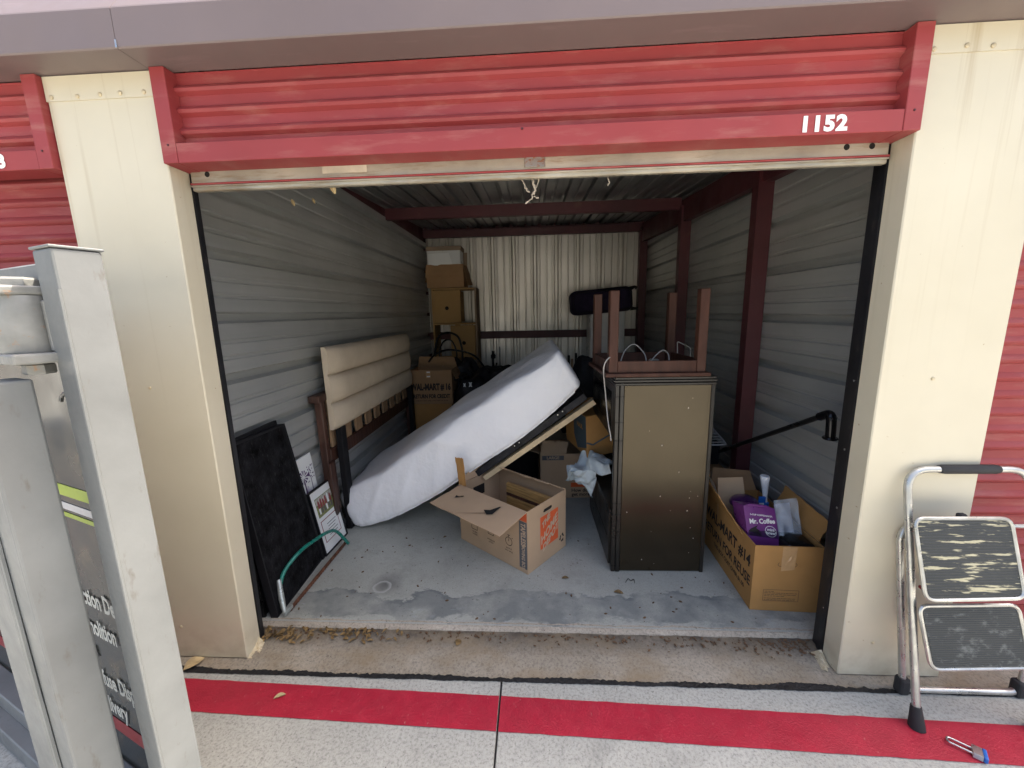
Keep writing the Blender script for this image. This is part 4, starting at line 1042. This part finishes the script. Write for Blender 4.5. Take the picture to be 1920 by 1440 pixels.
part('rounded_shell', MB().lathe([(.075, 0), (.075, .015), (.06, .032), (.02, .04)], Fr(f((.09, .34, .44)), (1, 0, .1), (0, 1, 0), (-.1, -.15, 1)), 24), 'purple_dk', t2, smooth=True)
t2 = thing('cardboard_sheet', 'plain tan cardboard piece standing up behind the purple carton', 'cardboard', f((.1, .5, .2)))
part('sheet_face', MB().sheet(f((.0, .46, .30)), f((.16, .42, .30)), f((.0, .50, .53)), f((.135, .47, .55)), 6, 6, .004, lambda a, c, n: n*.004*math.sin(a*3)), 'card_lt', t2)
# bottle brush: white flared handle with blue tag
t2 = thing('cleaning_brush', 'white flared handle with blue tag sticking out of the ochre box', 'brush', f((.24, .42, .3)))
part('handle', MB().lathe([(.011, 0), (.013, .05), (.017, .10), (.024, .15), (.027, .175), (.023, .182)], Fr(f((.255, .42, .40)), (1, 0, 0), (0, 1, 0), (-.10, 0, 1)), 18), 'white_pl', t2, smooth=40)
part('collar', MB().lathe([(.019, 0), (.021, .05), (.015, .055)], Fr(f((.258, .42, .36)), (1, 0, 0), (0, 1, 0), (-.10, 0, 1)), 16), 'blue_pl', t2)
tg = part('tag', MB().box((.205, .40, .385), (.245, .404, .455), f, b=.004), 'blue_pl', t2)
part('tag_panel', MB().box((.209, .3985, .392), (.236, .3995, .415), f), 'white_pl', tg)
t2 = thing('plastic_bag', 'clear plastic bag with a sheet of paper in the ochre box', 'bag', f((.24, .2, .3)))
part('bag_film', MB().sheet(f((.175, .10, .30)), f((.31, .12, .30)), f((.19, .22, .52)), f((.315, .235, .53)), 14, 14, .002, lambda a, c, n: n*.03*noise.noise(V((a*3, c*3, 4)))), 'plastic_bag', t2, smooth=True)
part('paper_sheet', MB().sheet(f((.19, .135, .33)), f((.275, .14, .33)), f((.20, .235, .49)), f((.285, .24, .50)), 4, 4, .001), 'lav', t2)
part('grey_pouch', MB().box((.19, .15, .27), (.29, .20, .35), f, b=.02, seg=2), 'black_cloth', t2)
t2 = thing('black_appliance', 'black plastic appliance tucked in the front of the ochre box', 'appliance', f((.24, .1, .2)))
part('shell', MB().box((.175, .03, .22), (.32, .20, .365), f, b=.02, seg=3), 'chrome_black', t2, smooth=40)
part('base', MB().box((.02, .02, .02), (.31, .60, .20), f, b=.02), 'black_cloth', t2)
part('knob', MB().lathe([(.014, 0), (.014, .01)], Fr(f((.25, .028, .31)), u, V((0, 0, 1)), -v_), 14), 'black_metal', t2)
# flat greyish box behind
t, f, sd = carton('storage_box', 'low greyish brown carton behind the numbered ochre box', (1.09, 1.03), (1, .0, 0), .47, .36, .34, 'card_gr', top=True)
part('flap', MB().sheet(f((.47, 0, .346)), f((.47, .36, .346)), f((.50, .02, .31)), f((.51, .34, .30)), 5, 5, .004, lambda a, c, n: n*.01*math.sin(a*4)), 'card_gr', t)
part('printed_panel', MB().poly([f((.10, .10, .3462)), f((.30, .10, .3462)), f((.30, .22, .3462)), f((.10, .22, .3462))]), 'ink_brown', t)
part('printed_panel_inner', MB().poly([f((.112, .11, .3466)), f((.288, .11, .3466)), f((.288, .195, .3466)), f((.112, .195, .3466))]), 'card_gr', t)
t, f, sd = carton('storage_box', 'brown carton against the right wall just behind the low grey-brown one', (1.06, 1.40), (1, 0, 0), .44, .40, .36, 'card', top=True)
# wire rack on a black crate
t = thing('black_crate', 'black crate under the wire rack beside the maroon post', 'crate', (1.3, 1.6, .42))
part('crate_body', MB().box((1.14, 1.47, .4155), (1.49, 1.76, .575), b=.01), 'black_wood', t); part('crate_rim', MB().box((1.13, 1.46, .5755), (1.50, 1.77, .592), b=.006), 'black_metal', t)
t = thing('wire_rack', 'white wire rack lying on the black crate beside the cabinet', 'rack', (1.33, 1.5, .6))
g = Fr((1.15, 1.41, .60), (1, 0, 0), (0, .98, .22), (0, -.22, .98))
part('rim_wire', MB().tube(round_path([g((0, 0, 0)), g((.36, 0, 0)), g((.36, .30, 0)), g((0, .30, 0))], .03, 4, True), .006, 6, True), 'white_wire', t)
for k in range(6): part('wire', MB().tube([g((.0, .04+.043*k, .0)), g((.36, .04+.043*k, .0))], .0035, 6), 'white_wire', t)
# black pole with bent end
t = thing('metal_pole', 'glossy black metal pole with flanged elbow leaning along the right wall', 'pole', (1.49, 1.3, .6))
A, B = V((1.487, 1.235, .655)), V((1.482, .40, 1.105))
A = A+(A-B)*.55
part('shaft', MB().tube([A, B], .0145, 12), 'black_metal', t, smooth=True)
part('elbow', MB().tube(round_path([B+(A-B).normalized()*.05, B+(B-A).normalized()*.035, B+(B-A).normalized()*.045+V((0, -.0, -.12))], .04, 6), .022, 12), 'chrome_black', t, smooth=True)
E_ = B+(B-A).normalized()*.045
part('end_tube', MB().lathe([(.020, 0), (.022, .01), (.017, .02), (.015, .09), (.020, .10)], Fr(E_+V((0, 0, -.125)), (1, 0, 0), (0, 1, 0)), 16), 'chrome_black', t, smooth=40)
part('flange', MB().lathe([(.030, 0), (.034, .006), (.030, .012)], Fr(E_+V((0, 0, -.138)), (1, 0, 0), (0, 1, 0)), 20), 'chrome_black', t)

# ================================================================== back of the unit
# cube shelf with drawers, cartons on top
t = thing('cube_shelf', 'narrow tan cube shelf standing against the back wall', 'shelf', (-1.05, 3.95, FL))
xs0, xs1, y0, y1 = -1.345, -.735, 3.86, 4.2
zt = 1.985
part('side_panel', MB().box((xs0, y0, FL), (xs0+.022, y1, zt)), 'fabric_tan', t); part('side_panel', MB().box((xs1-.022, y0, FL), (xs1, y1, zt)), 'card_gr', t)
for z in (zt, 1.515, 1.03, .55):
    part('shelf_board', MB().box((xs0+.0225, y0, z-.022), (xs1-.0225, y1, z)), 'fabric_tan', t)
part('divider', MB().box((-1.04, y0+.01, 1.035), (-1.025, y1, 1.49)), 'fabric_tan', t)
def drawer(x0, x1, z0, z1, label, hx):
    d = thing('storage_cube', label, 'drawer', ((x0+x1)/2, 3.85, z0))
    part('front', MB().box((x0, 3.838, z0), (x1, 3.858, z1), b=.003), 'fabric_tan', d)
    part('body', MB().box((x0+.01, 3.8585, z0+.01), (x1-.01, 4.17, z1-.01)), 'fabric_tan', d)
    part('finger_hole', MB().lathe([(.026, 0), (.026, .001)], Fr((hx, 3.8375, (z0+z1)/2-.02), (1, 0, 0), (0, 0, 1), (0, -1, 0)), 20), 'hole', d)
drawer(-1.318, -.945, 1.52, 1.955, 'upper tan drawer with a round finger hole in the cube shelf', -1.135)
drawer(-1.10, -.765, 1.04, 1.485, 'lower tan drawer with a round finger hole in the cube shelf', -.92)
t, f, sd = carton('storage_box', 'brown open carton on top of the cube shelf with white papers', (-1.39, 3.84), (1, 0, 0), .50, .34, .30, 'card', z0=1.99)
h = .302
flap(t, f((0, 0, h)), f((.5, 0, h)), f((-.005, -.05, h-.17)), f((.505, -.05, h-.16)), 'card', .01, 21)
flap(t, f((.5, 0, h)), f((.5, .34, h)), f((.58, .0, h-.27)), f((.59, .34, h-.25)), 'card', .02, 22)
flap(t, f((0, .34, h)), f((0, 0, h)), f((-.05, .33, h-.22)), f((-.05, .01, h-.22)), 'card', .02, 23)
flap(t, f((.5, .34, h)), f((0, .34, h)), f((.5, .36, h+.2)), f((0, .36, h+.2)), 'card_gr', .02, 24)
t2 = thing('white_carton', 'white box with paper sticking out of the brown carton on the shelf', 'box', (-1.15, 3.95, 2.1))
part('box_body', MB().box((-1.375, 3.87, 2.05), (-.93, 4.12, 2.475), b=.004), 'white_lam', t2)
part('box_lid', MB().box((-1.385, 3.865, 2.4755), (-.915, 4.13, 2.53), b=.004), 'card_gr', t2)
part('paper_sheet', MB().sheet((-1.36, 3.845, 2.26), (-1.02, 3.85, 2.26), (-1.36, 3.855, 2.43), (-1.08, 3.855, 2.44), 8, 4, .002, lambda a, c, n: n*.01*math.sin(a*4)), 'mat_white', t2)
# numbered carton 16 on a second carton
t, f, sd = carton('storage_box', 'plain brown carton beneath the carton printed 16', (-1.40, 2.92), (1, .02, 0), .46, .36, .545, 'card_or')
t, f, sd = carton('storage_box', 'open brown carton printed 16 beside the padded headboard', (-1.41, 2.90), (1, .02, 0), .49, .38, .40, 'card', z0=.60)
u, v_ = f.u, f.v; fo = lambda a, z: f((a, 0, z))-v_*.0007
text('print_lettering', 'WAL-MART', .105, fo(.175, .20), u, V((0, 0, 1)), 'ink', sd[0], bold=.0055, sx=.62, lift=.0004)
text('print_lettering', '# 16', .10, fo(.415, .20), u, V((0, 0, 1)), 'ink', sd[0], bold=.0055, sx=.62, lift=.0004)
text('print_lettering', 'RETURN FOR CREDIT', .064, fo(.245, .09), u, V((0, 0, 1)), 'ink', sd[0], bold=.003, sx=.70, lift=.0004)
text('print_lettering', 'THIS BOX COST OVER .50 RETURN FOR REUSE', .024, fo(.245, .04), u, V((0, 0, 1)), 'ink', sd[0], sx=.75, lift=.0004)
part('tape_piece', MB().poly([fo(.19, .31), fo(.245, .31), fo(.245, .395), fo(.19, .395)]), 'tape', sd[0])
for z in (.32, .37): part('white_label', MB().poly([fo(.20, z)-v_*.0006, fo(.24, z)-v_*.0006, fo(.24, z+.015)-v_*.0006, fo(.20, z+.015)-v_*.0006]), 'mat_white', sd[0])
flap(t, f((0, .38, .401)), f((.49, .38, .401)), f((.02, .40, .52)), f((.46, .40, .51)), 'card', .01, 31)
flap(t, f((.49, 0, .401)), f((.49, .38, .401)), f((.56, .01, .30)), f((.57, .37, .28)), 'card', .02, 32)
# tubular chair
t = thing('tubular_chair', 'black bent-tube chair tangled in front of the cube shelf', 'chair', (-1.0, 3.35, FL))
def at(x, y, Y=3.4): return px(x, y, Y=Y)
part('back_hoop', MB().tube(round_path([at(818, 760), at(816, 652), at(822, 628), at(842, 622), at(860, 630), at(867, 655), at(870, 760)], .12, 6), .014, 8), 'black_metal', t, smooth=True)
part('back_hoop', MB().tube(round_path([at(826, 700), at(824, 655), at(832, 638), at(846, 636), at(856, 655), at(858, 700)], .12, 6), .010, 8), 'black_metal', t, smooth=True)
part('arm', MB().tube([cr([at(798, 690), at(812, 668, 3.2), at(840, 656, 3.1), at(884, 664, 3.1), at(905, 684, 3.25), at(912, 700, 3.4)], k/30) for k in range(31)], .012, 8), 'black_metal', t, smooth=True)
part('seat', MB().lathe([(.20, 0), (.22, .02), (.20, .05), (.05, .06)], Fr((-1.0, 3.25, .85), (1, 0, 0), (0, 1, 0), (0, 0, 1)), 28), 'black_cloth', t, smooth=40)
part('leg', MB().tube([(-1.17, 3.1, .87), (-1.22, 3.05, FL)], .014, 8), 'black_metal', t); part('leg', MB().tube([(-.83, 3.1, .87), (-.79, 3.05, FL)], .014, 8), 'black_metal', t)
part('leg', MB().tube([(-1.15, 3.4, .87), (-1.2, 3.5, FL)], .014, 8), 'black_metal', t); part('leg', MB().tube([(-.85, 3.4, .87), (-.8, 3.5, FL)], .014, 8), 'black_metal', t)
part('stretcher', MB().tube([at(826, 676), at(868, 684), at(900, 706, 3.3)], .009, 8), 'black_metal', t)
def lump(c, r, seed, amp=.28, sub=4, flat=None):
    bm = bmesh.new(); bmesh.ops.create_icosphere(bm, subdivisions=sub, radius=1)
    mb = MB(); bm.verts.index_update()
    for v in bm.verts:
        q = v.co.copy(); k = 1+amp*noise.noise(q*1.6+V((seed, 0, 0)))+amp*.5*noise.noise(q*4+V((0, seed, 0)))-amp*.25*abs(noise.noise(q*7+V((0, 0, seed))))
        q = V((q.x*r[0], q.y*r[1], q.z*r[2]))*k+V(c); q.z = max(q.z, FL+.002); mb.v.append(q)
    mb.f = [tuple(v.index for v in f.verts) for f in bm.faces]; bm.free(); return mb
t = thing('duffel_bag', 'large black nylon bag with white print beside the carton printed 16', 'bag', (-.62, 3.0, FL))
bd = part('bag_body', lump((-.62, 3.02, .48), (.36, .30, .46), 3.1), 'black_cloth', t, smooth=60)
part('bag_top', lump((-.42, 3.18, .86), (.30, .2, .14), 6.4, .35), 'black_cloth', t, smooth=60)
for x0, y0, s_ in ((871, 722, 1), (882, 721, 1.3)):
    q = px(x0, y0, Y=2.70); part('white_print', MB().poly([q+V((.02*s_*math.cos(a)*(1 if k % 2 else .45), 0, .032*s_*math.sin(a)*(1 if k % 2 else .5))) for k, a in enumerate([i*math.pi/4 for i in range(8)])]), 'mat_white', t)
t = thing('black_bundle', 'heap of black fabric piled in front of the lower cube drawer', 'fabric', (-.95, 3.5, FL))
part('heap', lump((-.92, 3.52, .75), (.30, .22, .34), 9.3, .4), 'black_cloth', t, smooth=60); part('heap', lump((-.98, 3.5, .35), (.34, .25, .35), 2.3, .3), 'black_cloth', t, smooth=60)
t = thing('camera_tripod', 'folded black tripod poking up behind the white mattress', 'tripod', (-.40, 3.5, FL))
for a, b, r_ in (((926, 742), (924, 664), .016), ((938, 742), (937, 650), .006), ((915, 742), (931, 680), .012), ((950, 742), (934, 690), .012)):
    part('leg', MB().tube([V((px(a[0], a[1], Y=3.6).x, 3.6, FL)), px(*b, Y=3.6)], r_, 8), 'black_metal', t)
part('head', MB().lathe([(.03, 0), (.035, .04), (.02, .06), (.02, .10)], Fr(px(925, 672, Y=3.6), (1, 0, 0), (0, 1, 0)), 14), 'black_metal', t)
# things right of the mattress top
t = thing('office_chair', 'black padded chair back standing behind the top of the mattress', 'chair', (.52, 2.4, FL))
q = px(1096, 715, Y=2.35)
part('back_pad', lump((q.x+.02, 2.40, q.z-.10), (.17, .08, .36), 4.7, .12), 'black_cloth', t, smooth=60)
part('seat_pad', lump((q.x, 2.35, .50), (.26, .26, .08), 5.7, .12), 'black_cloth', t, smooth=60)
part('stem', MB().cyl((q.x, 2.35, FL+.06), (q.x, 2.35, .47), .03), 'black_metal', t)
for k in range(5):
    a = k*2*math.pi/5; part('leg', MB().tube([(q.x, 2.35, .12), (q.x+.27*math.cos(a), 2.35+.27*math.sin(a), .075)], .018, 8), 'black_metal', t)
t = thing('tool_caddy', 'dark caddy of odds and ends behind the mattress against the back wall', 'caddy', (.50, 3.6, FL))
q = px(1072, 690, Y=3.6)
part('bin', MB().box((q.x-.13, 3.5, FL+.001), (q.x+.15, 3.75, q.z), b=.01), 'black_wood', t)
for k in range(6):
    x0 = q.x-.10+.045*k; hh = (.10, .17, .12, .20, .09, .14)[k]
    part('handle', MB().box((x0, 3.55+.02*(k % 3), q.z-.05), (x0+.03, 3.59+.02*(k % 3), q.z+hh), b=.004), ('black_metal', 'black_wood', 'pine', 'black_metal', 'dark_wood', 'pine')[k], t)
part('paper_board', MB().sheet(px(1083, 700, Y=2.9), px(1094, 668, Y=3.0), px(1090, 712, Y=2.9), px(1100, 690, Y=3.0), 2, 2, .004), 'mat_white', label='pale board edge leaning behind the mattress top', cat='board', loc=px(1090, 705, Y=2.9))
t = thing('white_cabinet', 'tall white laminate cabinet against the back wall under the navy case', 'cabinet', (1.02, 3.9, FL))
part('side_panel', MB().box((.795, 3.80, FL), (.835, 4.15, 1.655), b=.004), 'white_lam', t)
part('door', MB().box((.84, 3.802, .12), (1.075, 3.82, 1.64), b=.003), 'white_lam', t); part('door', MB().box((1.08, 3.802, .12), (1.245, 3.82, 1.64), b=.003), 'white_lam', t)
part('carcass', MB().box((.8355, 3.8205, FL), (1.25, 4.15, 1.654)), 'white_lam', t)
t = thing('navy_case', 'navy soft-sided suitcase lying on the white cabinet', 'suitcase', (.98, 3.85, 1.66))
g = Fr((.55, 3.72, 1.575), V((.99, 0, .075)).normalized(), (0, 1, 0), V((-.075, 0, .99)).normalized())
part('shell', MB().box((0, 0, .0), (.80, .40, .32), g, b=.08, seg=5), 'navy', t, smooth=40)
part('seam_piping', MB().tube(round_path([g((.03, -.004, .03)), g((.77, -.004, .03)), g((.77, -.004, .29)), g((.03, -.004, .29))], .08, 5, True), .006, 6, True), 'black_cloth', t)
for z in (.03, .28): part('wheel_foot', MB().tube([g((.76, .05, z)), g((.83, .05, z+(.02 if z > .1 else -.01))), g((.855, .05, z+(.0 if z > .1 else -.01)))], [.03, .018, .024], 10), 'black_metal', t, smooth=40)
t = thing('storage_box', 'brown wooden box with leaning framed boards in the back right corner', 'box', (1.35, 3.5, FL))
part('box_body', MB().box((1.02, 3.30, FL+.001), (1.42, 3.65, 1.03), b=.005), 'card', t)
t = thing('leaning_frame', 'dark framed board with pale edge leaning in the back right corner', 'frame', (1.38, 3.2, FL))
g = Fr((1.24, 3.12, FL+.001), V((.9, .35, 0)).normalized(), V((-.35, .9, .0)).normalized(), V((.12, .0, 1)).normalized())
part('board', MB().box((0, 0, 0), (.22, .02, 1.06), g), 'dark_wood', t); part('edge_strip', MB().box((.2205, -.003, 0), (.236, .022, 1.07), g), 'pine_lt', t)
t = thing('wire_stand', 'thin white wire frame standing by the right wall behind the table', 'stand', (1.4, 2.3, FL))
part('wire_frame', MB().tube(round_path([px(1270, 700, Y=2.3), px(1270, 640, Y=2.3), px(1295, 652, Y=2.3), px(1293, 705, Y=2.3)], .02, 4), .005, 6), 'white_wire', t)
part('wire_leg', MB().tube([px(1270, 700, Y=2.3), V((px(1270, 700, Y=2.3).x, 2.3, FL))], .005, 6), 'white_wire', t)
part('wire_leg', MB().tube([px(1293, 705, Y=2.3), V((px(1293, 705, Y=2.3).x, 2.3, FL))], .005, 6), 'white_wire', t)

# ================================================================== step ladder and padlock
t = thing('step_ladder', 'folded silver step ladder with black paint-splashed treads by right pillar', 'ladder', (1.72, -.12, 0))
xl, xr = 1.512, 1.955
fy = lambda z: -.218+.20*z/1.0      # front rail leans back to the wall
def fpt(x, z): return V((x, fy(z), z))
path = round_path([fpt(xl, .05), fpt(xl-.008, .99), fpt(xr+.008, .99), fpt(xr, .05)], .085, 8)
part('front_rail', MB().tube(path, .0135, 12), 'alu', t, smooth=True)
part('handle_grip', MB().tube([fpt(1.625, .99), fpt(1.64, .99), fpt(1.83, .99), fpt(1.845, .99)], [.016, .0185, .0185, .016], 12), 'rubber', t, smooth=40)
ry = lambda z: -.066+.05*z
RL = px(1691, 1296, Y=-.068); RU = px(1687, 1005, Y=-.03); RL.z = .0185; RR_ = V((2.05, RL.y, .0185)); RV = V((2.05+(RU.x-RL.x)*-1, RU.y, RU.z))
path = round_path([RU+V((.04, .01, .05)), RU, RL, RR_, RV], .045, 7)
part('rear_rail', MB().tube(path, .0125, 12), 'alu', t, smooth=True)
for x in (xl, xr): part('rubber_foot', MB().tube([fpt(x, .0015), fpt(x, .02), fpt(x, .085)], [.027, .025, .017], 14), 'rubber', t, smooth=40)
for x in (RL.x-.002, 2.05): part('rubber_foot', MB().box((x-.022, ry(0)-.02, .001), (x+.022, ry(0)+.02, .075), b=.01, seg=2), 'rubber', t)
def tread(p00, p10, p01, p11, mat, nm):
    p00, p10, p01, p11 = map(V, (p00, p10, p01, p11)); n = (p10-p00).cross(p01-p00).normalized(); n = n if n.y < 0 else -n
    def q(a, c): return p00*(1-a)*(1-c)+p10*a*(1-c)+p01*(1-a)*c+p11*a*c
    rim = round_path([q(0, 0), q(1, 0), q(1, 1), q(0, 1)], .035, 5, True)
    tr_ = part(nm, MB().tube(rim, .0075, 8, True), 'alu', t, smooth=True)
    mbp = MB(); ins = round_path([q(.012, .015), q(.988, .015), q(.988, .985), q(.012, .985)], .03, 5, True); k = len(ins)
    mbp.v = [x_-n*.004 for x_ in ins]+[x_+n*.002 for x_ in ins]
    mbp.f = [tuple(range(k)), tuple(range(k, 2*k))]+[(i, (i+1) % k, k+(i+1) % k, k+i) for i in range(k)]
    part('tread_mat', mbp, mat, tr_)
    mbr = MB()
    for i in range(27):
        c = .05+.9*i/26; a, b = q(.03, c), q(.97, c); mbr.tube([a+n*.0018, b+n*.0018], .0024, 5)
    part('tread_ribs', mbr, mat, tr_)
tread(px(1736, 1126, Y=-.185), px(1921, 1122, Y=-.185), px(1714, 972, Y=-.105), px(1895, 972, Y=-.105), 'tread', 'upper_step')
tread(px(1746, 1255, Y=-.20), px(1932, 1252, Y=-.20), px(1722, 1136, Y=-.155), px(1908, 1134, Y=-.155), 'tread2', 'lower_step')
part('catch', MB().box((1.67, -.085, .805), (1.70, -.06, .83), b=.006), 'rubber', t)
part('pivot_bar', MB().tube([(1.50, -.075, .78), (1.97, -.075, .78)], .008, 8), 'alu', t)
part('red_stop', MB().box((1.575, -.10, .505), (1.61, -.07, .515)), 'red', t)
t = thing('padlock', 'long-shackle steel padlock with blue bumper lying on the red stripe', 'padlock', (1.61, -.29, .005))
A, B = px(1775, 1385, Z=.014), px(1850, 1420, Z=.014)
d = (B-A); d.z = 0; L_ = d.length; d.normalize(); s_ = V((-d.y, d.x, 0)); g = Fr((A.x, A.y, .0045), d, s_)
part('shackle', MB().tube(round_path([g((L_*.70, -.0115, .010)), g((.0, -.0115, .010)), g((0, .0115, .010)), g((L_*.70, .0115, .010))], .0115, 7), .0037, 10), 'steel', t, smooth=True)
for k in range(4): part('body_plate', MB().box((L_*.64, -.021, .0005+.0052*k), (L_*.90, .021, .0054+.0052*k), g, b=.0008), 'steel', t)
part('bumper', MB().box((L_*.902, -.023, 0), (L_*1.02, .023, .0225), g, b=.004, seg=2), 'blue_pl', t)

# ================================================================== leaves and litter
def leaf(c, l, wd, a, mat, label, tilt=.1, nrm_=None, up_=None):
    mb = MB(); n = 7; f = Fr(c, (math.cos(a), math.sin(a), tilt*.5), (-math.sin(a), math.cos(a), tilt), (0, 0, 1)) if nrm_ is None else Fr(c, up_, V(nrm_).cross(V(up_)), nrm_)
    for i in range(n+1):
        s = i/n; wv_ = wd*math.sin(math.pi*s)**.8*(.5 if s in (0, 1) else 1)
        for k in (-1, 0, 1): mb.v.append(f((l*(s-.5), wv_*k, .003+.10*l*abs(k)*math.sin(math.pi*s)+.06*l*math.sin(s*4))))
    for i in range(n):
        for k in range(2): q = 3*i+k; mb.f.append((q, q+1, q+4, q+3))
    return part('dry_leaf', mb, mat, None, True, label=label, cat='leaf', loc=c) if label else mb
leaf((-1.093, -.179, .004), .05, .010, .5, 'leaf_pale', 'tan dry leaf lying on the red stripe near its left end')
leaf((.50, .452, FL+.001), .055, .013, -.2, 'leaf', 'brown dry leaf on the floor in front of the black cabinet')
leaf((.207, .57, FL+.001), .045, .011, .1, 'leaf', 'brown dry leaf on the floor beside the open moving box')
leaf((-.358, .109, .024), .04, .016, 1.2, 'leaf', 'grey-brown leaf on the apron below the floor lip')
leaf(px(364, 1245, Z=.01), .085, .03, 1.0, 'leaf_pale', 'large curled tan leaf at the foot of the left pillar')
leaf(px(722, 862, Z=FL+.002) if False else V((-.62, 1.0, FL+.002)), .03, .008, .8, 'leaf', 'small leaf on the floor below the mattress edge')
for i, (x, y, s_, lb) in enumerate(((549, 380, .045, 'pale leaf caught in web high on the left wall, left of two'), (588, 377, .04, 'pale leaf caught in web high on the left wall, right of two'), (622, 351, .06, 'tan leaf hanging below the door bar at the left'))):
    c_ = px(x, y, X=-1.44) if i < 2 else px(x, y, Y=.14)
    leaf(c_, s_, s_*.22, 0, 'leaf_pale', lb, nrm_=V((.6, -.8, 0)), up_=V((.3, .2, -.93)).normalized())
mb = MB()
for k in range(110):
    s = abs(random.gauss(0, .34)); x = -1.36+min(s, 1.1); y = .165-abs(random.gauss(0, .018))-(.03 if random.random() < .2 else 0)
    if s < .25: y -= random.uniform(0, .05)
    m2 = leaf((x, y, .006+(y+.066)*.128+random.uniform(0, .02)*max(0, 1-s*2.5)), random.uniform(.018, .042), random.uniform(.004, .009), random.uniform(0, 6.3), None, None, random.uniform(-.5, .5)); mb.add(m2.v, m2.f)
part('leaf_litter', mb, 'leaf', None, True, label='drift of small dry leaves along the floor lip by the left pillar', cat='leaves', kind='stuff', loc=(-1.3, .15, 0))
mb = MB()
for k in range(420):
    if random.random() < .55: x, y, z = random.uniform(-1.36, 1.36), .168-abs(random.gauss(0, .03)), .03
    elif random.random() < .5: x, y, z = 1.33-abs(random.gauss(0, .2)), .16-abs(random.gauss(0, .04)), .027
    else: x, y, z = random.uniform(-1.3, 1.3), random.uniform(.23, 1.0), FL+.001
    s = random.uniform(.0015, .006); a = random.uniform(0, 6.3); e = V((math.cos(a), math.sin(a), 0)); g_ = V((-e.y, e.x, 0)); c_ = V((x, y, z))
    mb.hexa([c_-e*s*2, c_-g_*s, c_+e*s*2, c_+g_*s, c_-e*s*1.5+V((0, 0, s)), c_-g_*s*.7+V((0, 0, s)), c_+e*s*1.4+V((0, 0, s)), c_+g_*s*.7+V((0, 0, s))])
part('debris', mb, 'ink_brown', label='specks of dirt and mulch scattered along the doorway', cat='debris', kind='stuff', loc=(0, .15, 0))
# curled black string in front of the cabinet
part('string_scrap', MB().tube([cr([px(1173, 1092, Z=FL+.004), px(1178, 1085, Z=FL+.004), px(1183, 1089, Z=FL+.004), px(1188, 1086, Z=FL+.004), px(1190, 1093, Z=FL+.004)], k/20) for k in range(21)], .0016, 5), 'black_metal', label='small curled black string on the floor before the cabinet', cat='string', loc=px(1180, 1090, Z=FL+.004))
